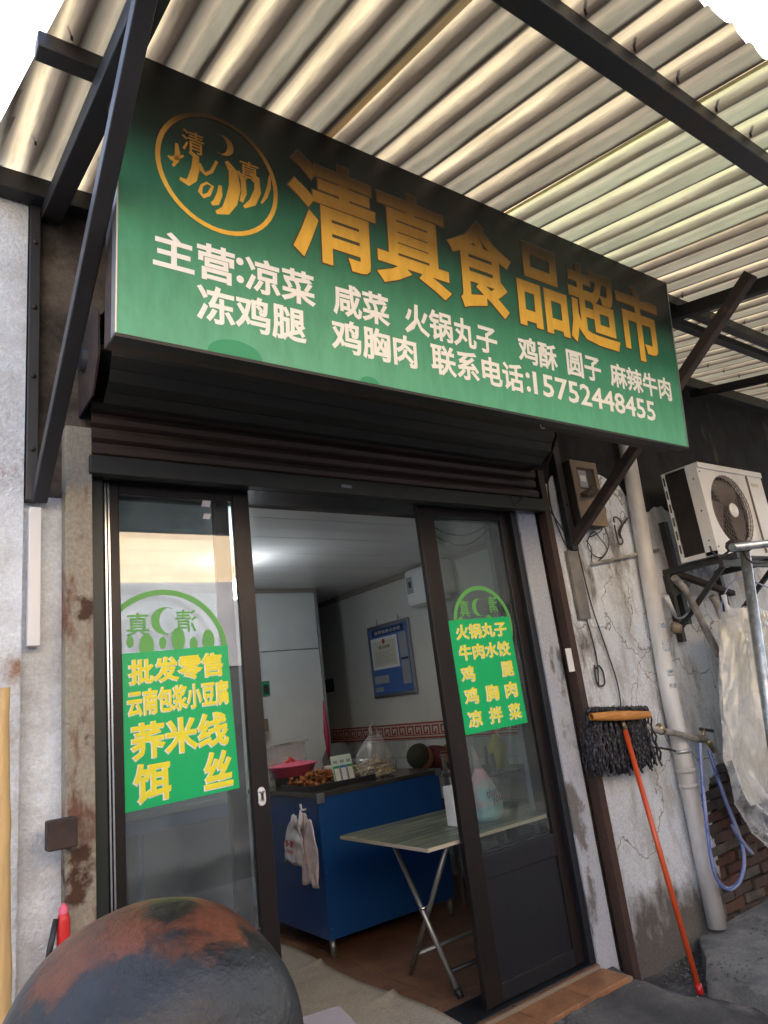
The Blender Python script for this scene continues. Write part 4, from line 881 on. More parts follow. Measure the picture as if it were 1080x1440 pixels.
# ---------------------------------------------------------------- things on the inner walls
bx_ = XR - .02
lbq = [X(*p, bx_) for p in ((517, 885), (572, 870), (586, 973), (529, 982))]
LB = thing('licence_board', 'blue framed licence board hanging on the inner side wall', 'board', tuple((lbq[0] + lbq[2]) / 2))
y0_, y1_ = lbq[1].y, lbq[0].y; z0_, z1_ = lbq[2].z, lbq[0].z
def lbp(u, v, x): return (x, y1_ - (y1_ - y0_) * u, z0_ + (z1_ - z0_) * v)
def lbbox(u0, u1, v0, v1, xa, xb, mt, n_='panel', bev=0): a = lbp(u0, v0, xa); b = lbp(u1, v1, xb); return obj(n_, MB().box((min(a[0], b[0]), min(a[1], b[1]), a[2]), (max(a[0], b[0]), max(a[1], b[1]), b[2])), mt, LB, bevel=bev)
lbbox(-.02, 1.02, -.02, 1.02, bx_ - .004, bx_ + .018, 'alu_grey', 'frame', .008); lbbox(.03, .97, .03, .97, bx_ - .006, bx_ - .0045, 'board_blue', 'print_ground')
lbbox(.12, .9, .86, .95, bx_ - .008, bx_ - .0065, 'board_navy', 'title_band'); lbbox(.06, .72, .38, .83, bx_ - .008, bx_ - .0065, 'paper', 'certificate_sleeve'); lbbox(.1, .68, .42, .78, bx_ - .0095, bx_ - .0085, 'cert_paper', 'certificate')
lbbox(.76, .95, .13, .84, bx_ - .008, bx_ - .0065, 'grey_print', 'notice'); lbbox(.77, .94, .46, .49, bx_ - .0095, bx_ - .0085, 'board_navy', 'notice_title'); lbbox(.06, .42, .18, .29, bx_ - .008, bx_ - .0065, 'grey_print', 'sleeve'); lbbox(.06, .25, .07, .13, bx_ - .008, bx_ - .0065, 'grey_print', 'sleeve')
e_ = MB(); cc = lbp(.39, .77, bx_ - .0105); e_.lathe([(.001, -.001), (.022, -.001), (.022, .001)], cc, 16, 'x'); obj('seal', e_, 'red_print', LB)
tt = MB(); text(tt, '证照信息公示栏', lambda u, v: Vector(lbp(u, v, bx_ - .0095)), .18, .84, .88, .93, .01); obj('lettering', tt, 'paper', LB)
tt = MB(); text(tt, '营业执照', lambda u, v: Vector(lbp(u, v, bx_ - .0115)), .26, .54, .665, .71, .01); obj('lettering', tt, 'dark_print', LB)
lines = MB()
for i in range(7): a = lbp(.16, .62 - i * .026, bx_ - .0105); b = lbp(.62 - .1 * (i % 3 == 1), .626 - i * .026, bx_ - .0098); lines.box((a[0], b[1], a[2]), (b[0], a[1], b[2]))
obj('text_lines', lines, 'grey_print', LB)
for u in (.25, .78): a = Vector(lbp(u, 1.02, bx_ + .005)); obj('hanger', MB().tube([a, a + Vector((0, 0, .05))], .004, 6), 'alu_bright', LB)
# meter-like white box on inner wall near the ceiling
wq = X(593, 826, XR - .05); wa = thing('wall_heater', 'rounded white appliance with a label high on the inner side wall', 'appliance', tuple(wq))
obj('body', MB().box((XR - .16, wq.y - .4, wq.z - .16), (XR - .005, wq.y + .1, wq.z + .16)), 'ac_white', wa, bevel=.04)
obj('label_sheet', MB().box((XR - .163, wq.y - .02, wq.z - .05), (XR - .161, wq.y + .06, wq.z + .09)), 'grey_print', wa); obj('label_mark', MB().box((XR - .165, wq.y + .0, wq.z + .0), (XR - .1635, wq.y + .03, wq.z + .05)), 'dark_print', wa)
# small framed photo
fq = X(458, 965, XR - .02); ff = thing('picture_frame', 'small dark framed picture on the side wall by the partition', 'picture', tuple(fq))
obj('frame', box((XR - .015, fq.y - .14, fq.z - .065), (XR - .001, fq.y + .14, fq.z + .065)), 'black_plastic', ff, bevel=.004); obj('print', box((XR - .018, fq.y - .115, fq.z - .045), (XR - .0155, fq.y + .115, fq.z + .045)), 'room_dark', ff)
# payment card on partition
cq_ = Y(374, 968, PT - .012); cc_ = thing('wall_card', 'small green-black bordered card stuck on the white partition', 'card', tuple(cq_))
obj('card', box((cq_.x - .035, PT - .016, cq_.z - .06), (cq_.x + .035, PT - .012, cq_.z + .06)), 'green_print', cc_); obj('card_inner', box((cq_.x - .022, PT - .018, cq_.z - .045), (cq_.x + .022, PT - .0165, cq_.z + .03)), 'dark_print', cc_)
cw = Y(370, 1020, PT - .05); tag(obj('wall_holder', box((cw.x - .05, PT - .09, cw.z - .05), (cw.x + .03, PT - .012, cw.z + .05)), 'meter_box', loc=tuple(cw), bevel=.004), 'small brown holder fixed low on the partition', 'holder')
# grey cylinder behind the partition edge
gq = Y(472, 1050, 2.62); tag(obj('gas_bottle', MB().lathe([(.001, 0), (.13, 0), (.14, .03), (.14, .98), (.1, 1.06), (.04, 1.1)], (gq.x + .02, 2.62, FZ), 24), 'room_dark', loc=(gq.x, 2.62, FZ)), 'dark grey cylinder standing beside the white partition', 'cylinder')

# ---------------------------------------------------------------- the person bent over behind the right end of the counter
def skin(name, pts, edges, mt, parent, sub=2, root=0):
    me = bpy.data.meshes.new(name); o0 = Vector(parent['o_']); me.from_pydata([Vector(p[:3]) - o0 for p in pts], edges, []); o = bpy.data.objects.new(name, me); COL.objects.link(o); o.parent = parent; o['o_'] = list(o0)
    md = o.modifiers.new('Skin', 'SKIN'); md.use_smooth_shade = True
    for i, p in enumerate(pts): r = p[3]; me.skin_vertices[0].data[i].radius = (r, r) if not isinstance(r, tuple) else r
    me.skin_vertices[0].data[root].use_root = True
    s_ = o.modifiers.new('Subdivision', 'SUBSURF'); s_.levels = sub; s_.render_levels = sub; me.materials.append(MT[mt]); return o
hp = Y(600, 1064, 1.95)      # head
hx_, hy_, hz_ = hp.x - .05, 1.95, hp.z + .0
PE = thing('person', 'person in dark clothes bent forward behind the counter, hand held to the face', 'person', (hx_ + .25, hy_ + .1, FZ))
pelv = (hx_ + .33, hy_ + .2, .72)
body = [(*pelv, .14), (pelv[0] - .02, pelv[1], .88, .135), (pelv[0] - .08, pelv[1] - .05, 1.02, .15), (hx_ + .16, hy_ + .05, hz_ + .02, .13), (hx_ + .09, hy_ + .02, hz_ + .02, .06),
        (hx_ + .16, hy_ - .12, hz_ - .0, .065), (hx_ + .2, hy_ - .2, hz_ - .16, .05), (hx_ + .16, hy_ - .26, TZ + .05, .042),
        (pelv[0] - .14, pelv[1] - .28, .66, .085), (pelv[0] - .16, pelv[1] - .42, .64, .07), (pelv[0] - .14, pelv[1] - .4, .4, .06), (pelv[0] - .13, pelv[1] - .38, .24, .05)]
skin('body', body, [(0, 1), (1, 2), (2, 3), (3, 4), (3, 5), (5, 6), (6, 7), (0, 8), (8, 9), (9, 10), (10, 11)], 'shirt', PE)
hd = MB().ball((hx_, hy_, hz_), .1, 20, (1.12, .82, .95)); obj('head', hd, 'skin', PE, sub=1)
hr = MB().ball((hx_ - .018, hy_ + .004, hz_ + .012), .107, 20, (1.1, .85, .95)); hr.v = [v if v.x < hx_ + .03 else Vector((hx_ + .03, v.y, v.z)) for v in hr.v]; obj('hair', hr, 'olive', PE, sub=1)
wr = Vector((hx_ + .16, hy_ - .24, TZ + .06)); hc = Vector((hx_ + .12, hy_ - .17, hz_ + .0))
skin('forearm', [(wr.x + .02, wr.y, TZ + .03, .036), (wr.x, wr.y + .02, hz_ - .09, .028), (hc.x, hc.y, hc.z - .03, (.04, .02)), (hc.x - .01, hc.y + .01, hc.z + .02, (.04, .018))], [(0, 1), (1, 2), (2, 3)], 'skin', PE)
for i in range(4):
    z_ = hc.z - .035 + i * .021; ln = (.055, .068, .072, .06)[i]
    skin('finger', [(hc.x + .01, hc.y - .004, z_, .0095), (hc.x - ln * .5, hc.y - .012, z_ + .003, .009), (hc.x - ln, hc.y + .004, z_ + .002, .0075)], [(0, 1), (1, 2)], 'skin', PE, 1)
skin('thumb', [(hc.x + .02, hc.y, hc.z - .04, .011), (hc.x + .0, hc.y - .012, hc.z + .05, .0105), (hc.x - .012, hc.y - .004, hc.z + .085, .009)], [(0, 1), (1, 2)], 'skin', PE, 1)

# ================================================================ right wall fittings
# drain pipe
DP = thing('drain_pipe', 'tall off-white plastic drain pipe down the right wall', 'pipe', (3.9, -.06, .1))
pt = Y(883, 640, -.06); pm = Y(938, 960, -.06); pb = Y(1016, 1335, -.075)
rad = .052
obj('pipe', MB().tube([pt + (pt - pm) * .6, pt, pm, pm.lerp(pb, .5), Vector((pb.x, pb.y, .09))], rad, 24), 'pvc', DP)
for px, py in ((968, 1082), (972, 1103), (962, 1055)):
    t = Y(px, py, -.06); k_ = (t.z - pm.z) / (pb.z - pm.z); c = pm.lerp(pb, k_); obj('collar', MB().lathe([(rad, -.012), (rad + .006, -.01), (rad + .006, .01), (rad, .012)], c, 24), 'pvc' if py != 1055 else 'galvanised', DP)
for i, (px, py) in enumerate(((926, 880), (932, 905), (935, 912), (948, 945), (950, 962))):
    t = Y(px, py, -.06); c = pt.lerp(pm, (t.z - pt.z) / (pm.z - pt.z))
    mk = MB().grid(lambda u, v: (c.x + math.sin(-.5 + u * 1.1 - .3) * (rad + .0012), c.y - math.cos(-.5 + u * 1.1 - .3) * (rad + .0012), c.z - .02 + v * (.03 + .012 * (i % 2))), 6, 1)
    obj('printed_sticker', mk, 'sticker_grey', DP)
# electricity meter box
mq = X(801, 648, 3.475); FY = mq.y; mx0, mx1, mz1, mz0 = mq.x, mq.x + .26, mq.z + .01, mq.z - .42
EB = thing('meter_box', 'brown electricity meter box high on the wall behind the diagonal brace', 'meter box', (mx0 + .1, -.08, mz0))
obj('case', box((mx0, FY + .008, mz0), (mx1, -.004, mz1)), 'meter_dark', EB, bevel=.004)
fr_ = MB(); wx0, wx1, wz0, wz1 = mx0 + .05, mx1 - .035, mz1 - .19, mz1 - .045
for a, b in (((mx0, FY, mz0), (wx0, FY + .007, mz1)), ((wx1, FY, mz0), (mx1, FY + .007, mz1)), ((wx0, FY, wz1), (wx1, FY + .007, mz1)), ((wx0, FY, mz0), (wx1, FY + .007, wz0))): fr_.box(a, b)
obj('front_cover', fr_, 'meter_box', EB); obj('meter_face', box((wx0 + .01, FY + .002, wz0 + .01), (wx0 + .09, FY + .0085, wz1 - .02)), 'grey_print', EB); obj('meter_window', box((wx0 + .02, FY - .001, wz0 + .05), (wx0 + .075, FY + .0015, wz0 + .09)), 'paper', EB)
hd_ = MB().prism([(mx0 + .04, FY - .001, mz0 + .2), (mx0 + .19, FY - .001, mz0 + .27), (mx0 + .19, FY - .05, mz0 + .2), (mx0 + .04, FY - .05, mz0 + .17)], (0, 0, .006)); obj('rain_hood', hd_, 'meter_dark', EB)
# conduit below and cables
cd_ = MB().box((Y(797, 780, -.02).x, -.03, Y(810, 872, 0).z), (Y(812, 780, -.02).x, -.004, vp.z - .05)); tag(obj('cable_duct', cd_, 'duct_grey', loc=(3.5, -.01, 2.0), bevel=.003), 'grey cable duct on the wall below the brace', 'duct')
def wires(lst, r=.004, y=-.02):
    m_ = MB()
    for l in lst:
        pts = [Y(a[0], a[1], a[2] if len(a) > 2 else y) for a in l]; sm2 = []
        for i in range(len(pts) - 1):
            p_, q_ = pts[i], pts[i + 1]; a_ = pts[i - 1] if i else p_; b_ = pts[i + 2] if i + 2 < len(pts) else q_
            for t in (0, .25, .5, .75):
                sm2.append(.5 * ((2 * p_) + (q_ - a_) * t + (2 * a_ - 5 * p_ + 4 * q_ - b_) * t * t + (3 * p_ - a_ - 3 * q_ + b_) * t ** 3))
        sm2.append(pts[-1]); m_.tube(sm2, r, 6)
    return m_
tag(obj('power_cable', wires([[(770, 650), (772, 700), (784, 740), (806, 790)], [(757, 685), (775, 720), (795, 750)], [(812, 770), (830, 845), (850, 905), (868, 960), (874, 1000)], [(800, 770), (822, 860), (838, 920), (842, 965)]], .0045), 'wire', loc=(3.5, -.02, 1.9)), 'long black cables running down the wall below the meter box', 'cable')
tag(obj('coiled_cable', wires([[(822, 750), (828, 738), (842, 732), (853, 748), (856, 768), (846, 784), (832, 778), (826, 762), (834, 748), (842, 755), (854, 775), (834, 792), (831, 770), (824, 760)], [(845, 700), (852, 720), (846, 745), (830, 755)]], .0035), 'wire', loc=(3.7, -.02, 2.4)), 'tangle of thin black cable hanging below the meter box', 'cable')
tag(obj('bent_wire', wires([[(864, 735), (863, 728), (868, 728), (874, 736), (870, 748), (873, 757)], [(883, 728), (876, 738), (872, 750), (876, 762), (870, 764), (864, 738)]], .005), 'rust_steel', loc=(3.9, -.02, 2.5)), 'rusty bent wire hook on the wall left of the drain pipe', 'hook')
tag(obj('wire_hook', wires([[(836, 935), (838, 955), (842, 964), (850, 962), (848, 945), (842, 936), (838, 940)]], .005), 'wire', loc=(3.5, -.02, 1.6)), 'black wire hook hanging on the wall above the mop', 'hook')
tag(obj('wall_tube', wires([[(833, 793, -.025), (880, 783, -.025), (926, 773, -.025)]], .012), 'pvc_dirty', loc=(3.9, -.02, 2.3)), 'short dirty white tube fixed level across the wall behind the drain pipe', 'tube')
sk = MB().box((Y(795, 912, -.08).x, -.079, Y(800, 945, -.08).z), (Y(803, 912, -.08).x, -.0765, Y(795, 912, -.08).z)); tag(obj('sticker', sk, 'paper', loc=(3.2, -.078, 1.6)), 'small white sticker on the red guide post', 'sticker')
# water tap and its supply pipe
TP = thing('water_tap', 'old brass water tap on a horizontal pipe across the drain pipe', 'tap', tuple(Y(985, 1040, -.13)))
ws = [Y(905, 1020, -.11), Y(925, 1027, -.12), Y(955, 1032, -.14), Y(975, 1038, -.15), Y(992, 1040, -.16)]
obj('supply_pipe', MB().tube(ws, [.018, .02, .017, .021, .022], 12), 'pvc_dirty', TP)
obj('tap_body', MB().tube([ws[-1], Y(998, 1045, -.17), Y(1005, 1058, -.18)], [.02, .018, .014], 12), 'brass', TP)
obj('valve_stem', MB().tube([Y(990, 1040, -.16), Y(988, 1024, -.16)], .012, 10), 'brass', TP); obj('tap_handle', MB().bar(Y(984, 1025, -.16), Y(1003, 1028, -.16), .015, .018), 'black_plastic', TP, bevel=.003)
obj('coupling', MB().tube([Y(925, 1022, -.12), Y(932, 1029, -.122)], .027, 6), 'brass', TP)
HS_ = thing('hose', 'looped blue-tinted transparent hose hanging from the tap', 'hose', tuple(Y(1010, 1200, -.15)))
hp_ = [(984, 1045), (988, 1100), (994, 1160), (1000, 1205), (1008, 1235), (1022, 1250), (1038, 1243), (1046, 1220), (1045, 1195), (1038, 1170), (1022, 1130), (1008, 1090), (997, 1055)]
hw = wires([[(a, b, -.17) for a, b in hp_]], .0125); obj('hose_tube', hw, 'hose_plastic', HS_)
obj('blue_stripe', wires([[(a - 2, b, -.186) for a, b in hp_]], .003), 'blue_print', HS_); obj('hose_tube', wires([[(1030, 1160, -.18), (1040, 1178, -.18), (1058, 1201, -.18)]], .0125), 'hose_plastic', HS_)
# pipe clamp tie
tag(obj('pipe_tie', wires([[(905, 1050, -.02), (930, 1052, -.08), (950, 1056, -.125)]], .007), 'wire', loc=(3.9, -.05, 1.2)), 'dark metal tie holding the drain pipe below the tap', 'clamp')
# mop leaning upside down
MP = thing('mop', 'string mop leaning head up on the wall, orange-red handle and grey yarn', 'mop', (3.33, -.32, .0))
mb_ = Z(985, 1398, .02); mh = Y(874, 1010, -.12)
obj('handle', MB().tube([mb_ + (mh - mb_) * .03, mh - (mh - mb_) * .045], .0145, 14), 'mop_handle', MP); obj('end_cap', MB().tube([mb_, mb_ + (mh - mb_) * .032], .0185, 12), 'mop_cap', MP)
obj('ferrule', MB().tube([mh - (mh - mb_) * .05, mh], [.016, .012], 12), 'brass', MP)
ma, mbb = Y(831, 1008, -.165), Y(913, 1005, -.165)
n_ = 14; bl = MB().grid(lambda u, v: ma.lerp(mbb, u) + Vector((0, -.016 * math.cos(v * 6.283), (.02 + .007 * math.sin(u * 3.14)) * math.sin(v * 6.283))), 14, 12); obj('clamp_bar', bl, 'mop_wood', MP)
ya_ = MB(); 
for i in range(230):
    u = random.random(); top = ma.lerp(mbb, u) + Vector((.045, random.uniform(.03, .08), random.uniform(.01, .035))); ln = .31 + random.uniform(-.03, .03) - .04 * abs(u - .5)
    if i < 120: front = -.02 if abs(u - .53) > .06 else .03
    else: front = random.uniform(.0, .06)
    front += .035
    sx = (u - .5) * .06; pts = [top, top + Vector((0, -.03 + front, -.02))]
    for k_ in range(1, 9): pts.append(top + Vector((sx * k_ / 8 + .006 * math.sin(k_ * 1.9 + i), -.02 + front + .006 * math.cos(k_ * 2.3 + i), -.03 - (ln - .03) * k_ / 8)))
    ya_.tube(pts, .0058, 5)
for i in range(60):
    u = random.random(); c = ma.lerp(mbb, u) + Vector((.03, random.uniform(0, .05), .035)); ya_.ball(c, random.uniform(.01, .018), 6, jit=.3)
o = obj('yarn', ya_, 'mop_yarn', MP); o['kind'] = 'stuff'
# AC outdoor unit on green steel bracket
AX0, AX1, AY0, AY1, AZ0, AZ1 = 4.29, 5.14, -.46, -.2, 2.2, 2.82
AC = thing('air_conditioner', 'white air conditioner outdoor unit with round fan grille on the right wall', 'air conditioner', (4.7, -.33, AZ0))
cxf, czf, rf = AX0 + .33, AZ0 + .31, .255
# front panel with round opening
def fpanel():
    m_ = MB(); n = 64; out = []; inn = []
    x0, x1, z0, z1 = AX0, AX1, AZ0, AZ1
    for i in range(n):
        a = 2 * math.pi * i / n; c, s = math.cos(a), math.sin(a); ts = []
        if c > 1e-6: ts.append((x1 - cxf) / c)
        if c < -1e-6: ts.append((x0 - cxf) / c)
        if s > 1e-6: ts.append((z1 - czf) / s)
        if s < -1e-6: ts.append((z0 - czf) / s)
        t = min(ts); out.append((cxf + c * t, czf + s * t)); inn.append((cxf + c * rf, czf + s * rf))
    vs = [(x, AY0, z) for x, z in out] + [(x, AY0, z) for x, z in inn] + [(cxf + (x - cxf) * .97, AY0 + .035, czf + (z - czf) * .97) for x, z in inn]
    m_.add(vs, [(i, (i + 1) % n, n + (i + 1) % n, n + i) for i in range(n)]); m_.add(vs, [(n + i, n + (i + 1) % n, 2 * n + (i + 1) % n, 2 * n + i) for i in range(n)], True); return m_
obj('front_panel', fpanel(), 'ac_white', AC)
bd_ = MB(); bd_.box((AX0 + .0, AY0 + .001, AZ1 - .002), (AX1, AY1, AZ1 + .004)); bd_.box((AX0, AY0 + .001, AZ0), (AX1, AY1, AZ0 + .03)); bd_.box((AX1 - .004, AY0 + .001, AZ0), (AX1, AY1, AZ1)); bd_.box((AX0, AY0 + .001, AZ0), (AX0 + .004, AY0 + .085, AZ1)); bd_.box((AX0, AY1 - .025, AZ0), (AX0 + .004, AY1, AZ1)); bd_.box((AX0 + .0, AY0 - .012, AZ1 - .035), (AX1, AY0 - .0005, AZ1 + .004))
obj('casing', bd_, 'ac_white', AC, bevel=.004)
obj('coil', box((AX0 + .012, AY0 + .086, AZ0 + .03), (AX0 + .04, AY1 - .026, AZ1 - .004)), 'ac_fins', AC)
fn_ = MB()
for i in range(46): z = AZ0 + .04 + i * .0122; fn_.box((AX0 + .006, AY0 + .087, z), (AX0 + .0115, AY1 - .027, z + .002))
o = obj('fins', fn_, 'meter_dark', AC); o['kind'] = 'stuff'
gd = MB()
for i in range(6): z = AZ0 + .06 + i * .095; gd.box((AX0 - .0015, AY1 - .02, z), (AX0 + .002, AY1 - .008, z + .06))
obj('rear_guard', gd, 'meter_dark', AC)
obj('fan_housing', MB().box((AX0 + .06, AY0 + .06, AZ0 + .035), (AX1 - .25, AY0 + .07, AZ1 - .03)), 'ac_fins', AC)
gr = MB()
for i in range(7): r = .06 + i * .031; gr.add(*(lambda v, f: (v, f))(*[[(cxf + math.cos(2 * math.pi * k_ / 48) * (r + d), AY0 + .004 - .006 * (1 - (r / rf) ** 2) + e, czf + math.sin(2 * math.pi * k_ / 48) * (r + d)) for k_ in range(48) for d, e in ((-.0018, 0), (.0018, 0), (0, .004))], [(3 * k_ + a, 3 * k_ + b, 3 * ((k_ + 1) % 48) + b, 3 * ((k_ + 1) % 48) + a) for k_ in range(48) for a, b in ((0, 1), (1, 2), (2, 0))]]), True)
for i in range(40):
    a = 2 * math.pi * i / 40; pts = [(cxf + math.cos(a + t * .55) * (.045 + (rf - .045) * t), AY0 + .004 - .008 * (1 - t * t), czf + math.sin(a + t * .55) * (.045 + (rf - .045) * t)) for t in (0, .25, .5, .75, 1)]
    gr.tube(pts, .0021, 4, False)
obj('fan_grille', gr, 'ac_grille', AC); obj('fan_cap', MB().lathe([(.001, -.012), (.045, -.01), (.052, 0)], (cxf, AY0 - .002, czf), 24, 'y'), 'ac_white', AC)
fb_ = MB()
for i in range(3):
    a = 2 * math.pi * i / 3 + .4
    fb_.grid(lambda u, v: (cxf + math.cos(a + v * 1.5 + u * .35) * (.05 + .18 * u), AY0 + .03 + .028 * v, czf + math.sin(a + v * 1.5 + u * .35) * (.05 + .18 * u)), 6, 8)
obj('fan_blades', fb_, 'fan', AC, solid=.003)
obj('seam', MB().box((AX0 + .62, AY0 - .0125, AZ0 + .02), (AX0 + .626, AY0 - .0005, AZ1 - .04)), 'ac_grille', AC)
obj('logo_strip', MB().box((AX0 + .68, AY0 - .002, AZ1 - .11), (AX0 + .78, AY0 - .0005, AZ1 - .085)), 'cream_cloth', AC)
sc = MB()
for x, z in ((AX0 + .02, AZ0 + .05), (AX0 + .02, AZ1 - .06), (AX1 - .03, AZ0 + .05), (AX0 + .14, AZ0 + .03)): sc.ball((x, AY0 - .001, z), .006, 6)
for z in (AZ0 + .1, AZ0 + .3, AZ0 + .52): sc.ball((AX0 - .001, AY0 + .04, z), .006, 6)
obj('screws', sc, 'rust_steel', AC)
BK = thing('unit_bracket', 'dark green steel bracket carrying the outdoor air conditioner', 'bracket', (4.7, -.25, 2.0))
for x in (AX0 + .08, AX1 - .1):
    obj('arm', MB().box((x - .02, -.54, AZ0 - .045), (x + .02, -.01, AZ0 - .003)), 'dark_green_steel', BK, bevel=.002); obj('wall_plate', MB().box((x - .02, -.045, AZ0 - .5), (x + .02, -.004, AZ0 - .046)), 'dark_green_steel', BK)
    obj('strut', MB().bar((x, -.45, AZ0 - .05), (x, -.04, AZ0 - .4), .03, .025, (1, 0, 0)), 'dark_green_steel', BK)
obj('rail', MB().box((AX0 - .05, -.5, AZ0 - .085), (AX1 + .1, -.47, AZ0 - .046)), 'dark_green_steel', BK)
# green upright channel beside the pipe
gq0, gq1 = Y(925, 735, -.02), Y(941, 880, -.02)
tag(obj('steel_channel', MB().bar((gq0.x + .05, -.03, gq0.z), (gq0.x + .05, -.03, gq1.z), .05, .045, (0, 1, 0)), 'dark_green_steel', loc=(gq0.x, -.03, 2)), 'dark green upright steel channel right of the drain pipe', 'channel')
# leaning galvanised pole with cross pipe
PY = -.85; g0 = Y(1046, 768, PY); g1 = Y(1080, 1000, PY); gd_ = (g1 - g0); gb_ = g0 + gd_ * ((.1 - g0.z) / gd_.z)
GP = thing('steel_pole', 'galvanised steel pole with a cross pipe standing at the right', 'pole', (gb_.x, PY, .1))
obj('upright', MB().tube([g0, gb_], .027, 16), 'galvanised', GP)
g2 = Y(1100, 762, PY - .05); obj('cross_pipe', MB().tube([Y(1030, 770, PY - .05), g2 + (g2 - g0) * 3], .022, 14), 'galvanised', GP)
obj('clamp', MB().tube([Y(1028, 768, PY - .03), Y(1050, 768, PY - .03)], .034, 8), 'rust_steel', GP)
obj('wire_hook', wires([[(998, 768, PY), (1003, 778, PY), (1015, 782, PY), (1028, 772, PY)]], .006), 'wire', GP)
obj('wire_hook', wires([[(1045, 772, PY - .04), (1050, 785, PY - .04), (1062, 792, PY - .04), (1080, 790, PY - .04)]], .006), 'rust_steel', GP)
# plastic dust sheet over cream cloth
SHY = -.42
sk_ = thing('dust_sheet', 'crumpled translucent plastic sheet over cream cloth hanging at the right edge', 'sheet', tuple(Y(1060, 870, SHY)))
lf_ = [(1012, 862), (1013, 920), (1014, 1000), (1018, 1070), (1030, 1130), (1052, 1172), (1074, 1196)]
def lpt(v):
    k_ = v * (len(lf_) - 1); i = min(int(k_), len(lf_) - 2); t = k_ - i; a, b = lf_[i], lf_[i + 1]; return Y(a[0] + (b[0] - a[0]) * t, a[1] + (b[1] - a[1]) * t, SHY)
def shf(amp, dy, shrink, wid=1.3):
    def f(u, v):
        l = lpt(v * shrink); d = Vector((1, 0, 0)); fo = noise.noise(Vector((u * 7 + v * 1.2, v * 1.6, 3))) * amp + noise.noise(Vector((u * 22 - v * 6, v * 5, 1))) * amp * .5 + abs(noise.noise(Vector((u * 30 + v * 14, v * 9, 7)))) * amp * .3
        top = (1 - v) ** 3 * .03 * math.sin(u * 9)
        return l + Vector((u * wid * (1 - .0 * v) + fo * .3, dy + fo - .06 * math.sin(u * 3.1), top - u * .02))
    return f
obj('film', MB().grid(shf(.07, -.02, 1), 130, 100), 'milky_film', sk_)
obj('cloth', MB().grid(lambda u, v: shf(.05, .05, .72)(u, v) + Vector((.09 + .12 * v, 0, 0)), 60, 50), 'cream_cloth', sk_)
tq = Y(1021, 850, SHY); obj('tied_corner', MB().tube([tq + Vector((0, 0, .06)), tq, tq + Vector((.01, -.01, -.08))], [.018, .012, .035], 8), 'plastic_bag', sk_)
tag(obj('hanging_line', wires([[(1012, 870, SHY), (1017, 840, SHY + .02), (1030, 818, SHY + .05), (1045, 812, SHY), (1080, 826, SHY - .1), (1120, 840, SHY - .1)]], .005), 'hose_plastic', loc=(4.3, -.4, 2)), 'thin pale line looped above the dust sheet', 'line')
# old curved pipe ends and tools under the unit
tag(obj('curved_pipe', wires([[(948, 812, -.2), (965, 832, -.2), (985, 870, -.2), (1000, 900, -.19), (1011, 921, -.17)]], .026), 'pvc_dirty', loc=(4.6, -.2, 1.9)), 'dirty curved plastic pipe end hanging under the air conditioner', 'pipe')
tag(obj('pipe_stub', wires([[(1001, 838, -.2), (1010, 855, -.2), (1022, 890, -.2)]], .026), 'pvc_dirty', loc=(4.8, -.2, 1.9)), 'short grey pipe stub between the curved pipe and the dust sheet', 'pipe')
tag(obj('wooden_stick', MB().bar(Y(955, 808, -.12), Y(1030, 835, -.14), .05, .035), 'rust_steel', loc=(4.6, -.1, 2.05), bevel=.004), 'rusty brown batten lying level under the air conditioner bracket', 'batten')
tag(obj('green_rod', MB().bar(Y(944, 836, -.16), Y(966, 822, -.16), .03, .045), 'dark_green_steel', loc=(4.5, -.15, 2), bevel=.003), 'short dark green rod beside the drain pipe', 'rod')
sc_ = thing('sickle_hook', 'pale curved metal hook with a dangling brown lump beside the drain pipe', 'hook', tuple(Y(950, 870, -.14)))
obj('hook', wires([[(937, 840, -.14), (942, 855, -.14), (950, 868, -.14), (960, 868, -.14), (970, 856, -.14), (971, 842, -.14)]], .008), 'galvanised', sc_); obj('blade', MB().tube([Y(936, 838, -.14), Y(943, 852, -.14), Y(951, 866, -.14)], [.02, .014, .006], 8), 'pvc', sc_)
bq = Y(951, 883, -.14); obj('lump', MB().ball(bq, .045, 10, (1, .8, .9), .25), 'meter_box', sc_)

# ================================================================ left side things
tq0, tq1 = Y(40, 715, -.03), Y(56, 909, -.03)
tag(obj('cable_trunking', box((tq0.x, -.055, tq1.z), (tq0.x + .04, -.032 + .02, tq0.z)), 'white_paint', loc=(tq0.x, -.03, 2.1), bevel=.003), 'narrow white cable trunking upright on the left wall', 'trunking')
BP = thing('bamboo_pole', 'yellowish bamboo pole leaning at the far left edge', 'pole', (.31, -.4, 0))
b_a, b_b = Y(2, 968, -.4), Y(4, 1440, -.4); b_d = b_b - b_a; b_e = b_a + b_d * ((0 - b_a.z) / b_d.z)
prf = [b_a.lerp(b_e, i / 24) for i in range(25)]; obj('cane', MB().tube(prf, [.02 + (.003 if i % 5 == 0 else 0) for i in range(25)], 14), 'bamboo', BP)
rq = Y(83, 1300, -.1)
EX = thing('red_canister', 'small red canister hanging on the left guide post', 'canister', (rq.x, -.1, rq.z - .1))
obj('body', MB().lathe([(.001, -.12), (.018, -.12), (.02, -.11), (.02, .03), (.014, .05), (.009, .055), (.009, .07), (.001, .07)], (rq.x + .012, -.105, rq.z - .02), 18), 'red', EX)
obj('nozzle', MB().tube([(rq.x - .01, -.11, rq.z + .02), (rq.x - .03, -.12, rq.z - .06), (rq.x - .04, -.12, rq.z - .12)], .009, 8), 'black_plastic', EX); obj('neck_cap', MB().lathe([(.0145, .03), (.0145, .065), (.001, .08)], (rq.x + .012, -.105, rq.z - .02), 14), 'pink', EX)

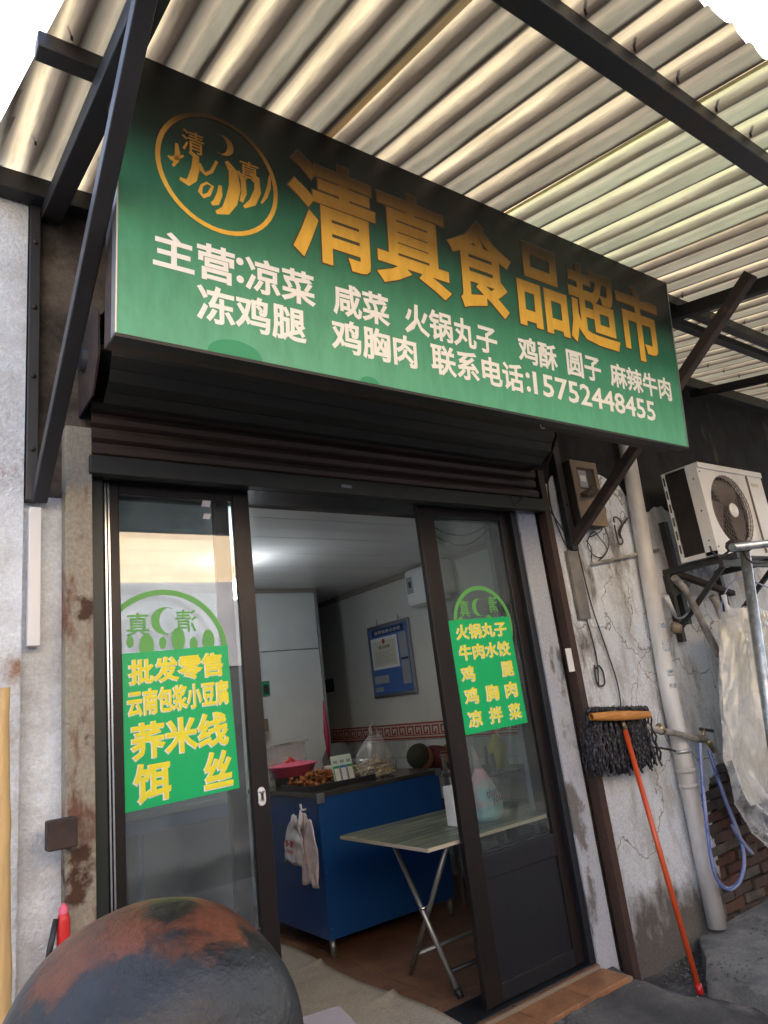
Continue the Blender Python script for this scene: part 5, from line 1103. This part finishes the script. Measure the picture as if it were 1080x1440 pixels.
# the big iron pot lid in the foreground on its stove drum
PO = Vector((.415, -1.3, .975)); PR = .256
PT_ = thing('iron_pot', 'big dark domed iron pot with rusty top in the foreground', 'pot', (PO.x, PO.y, PO.z))
prof_ = [(PR * math.cos(a) * (1 if a < 1.0 else 1), PR * .98 * math.sin(a) ** 1.0) for a in [i * math.pi / 2 / 22 for i in range(23)]]
prof_ = [(max(r, .001), h + .04) for r, h in prof_]; pot = MB().lathe([(PR - .06, -.28), (PR - .01, -.12)] + [(PR, 0)] + prof_, (PO.x, PO.y, PO.z), 64)
pot.v = [v + Vector((noise.noise(v * 7) * .008, noise.noise(v * 7 + Vector((5, 0, 0))) * .008, noise.noise(v * 9 + Vector((1, 7, 0))) * .005)) for v in pot.v]
po = obj('shell', pot, 'pot_iron', PT_)
SD = thing('stove_drum', 'round dark metal drum supporting the big iron pot', 'drum', (PO.x, PO.y, 0))
obj('drum', MB().lathe([(.19, .0), (.2, .02), (.2, .3), (.206, .31), (.2, .32), (.2, .66), (.195, .672), (.001, .672)], (PO.x, PO.y, 0), 40), 'rust_steel', SD)
# paper parcel corner at the bottom of the view
kq = Y(492, 1424, -1.0)
kb_ = MB().obox((kq.x - .14, -.98, kq.z - .055), (.14, -.03, .0), (.02, .09, 0), (0, 0, .05)); tag(obj('parcel', kb_, 'parcel_grey', loc=(kq.x - .1, -1, kq.z - .1), bevel=.01), 'pale pinkish wrapped parcel just beside the iron pot', 'parcel')
tag(obj('parcel_stand', MB().box((kq.x - .3, -1.1, .0), (kq.x - .02, -.87, kq.z - .107)), 'black_steel', loc=(kq.x - .1, -1, 0), bevel=.01), 'dark metal box under the pinkish parcel', 'box')

# ================================================================ across the lane (behind the camera; reflected in the glass)
OB = thing('opposite_building', 'pale building across the lane facing the shop', 'building', (2, -6.5, 0))
obj('wall', box((-12, -7.0, 2.3), (5.6, -6.5, 3.5)), 'opp_wall', OB); obj('wall', box((-12, -7.0, -.05), (5.6, -6.52, 2.299)), 'opp_dark', OB); obj('upper_wall', box((-12, -7.0, 3.501), (5.6, -6.55, 5.6)), 'opp_orange', OB)
for i in range(4): obj('shutter_door', box((-8 + i * 3.4, -6.52, 0), (-5.4 + i * 3.4, -6.46, 2.2)), 'opp_dark', OB)
OD = thing('tall_blocker', 'unseen dark tall block added to darken the right glass reflection', 'building', (12, -6.5, 0)); obj('wall', box((5.65, -9, -.05), (22, -6.2, 6.4)), 'opp_dark', OD); obj('door', box((8, -6.2, 0), (11, -6.15, 3.2)), 'black_steel', OD)  # unseen block added to darken what the right-hand glass reflects
LW = obj('low_blocker', box((-9, -4.75, -.05), (9, -4.6, .95)), 'opp_dark', loc=(0, -4.7, 0)); tag(LW, 'unseen low dark wall added to block street reflections in the glass', 'wall')  # unseen wall added to keep the sunlit street out of the glass reflection
for o in bpy.data.objects:
    if 'o_' in o: del o['o_']
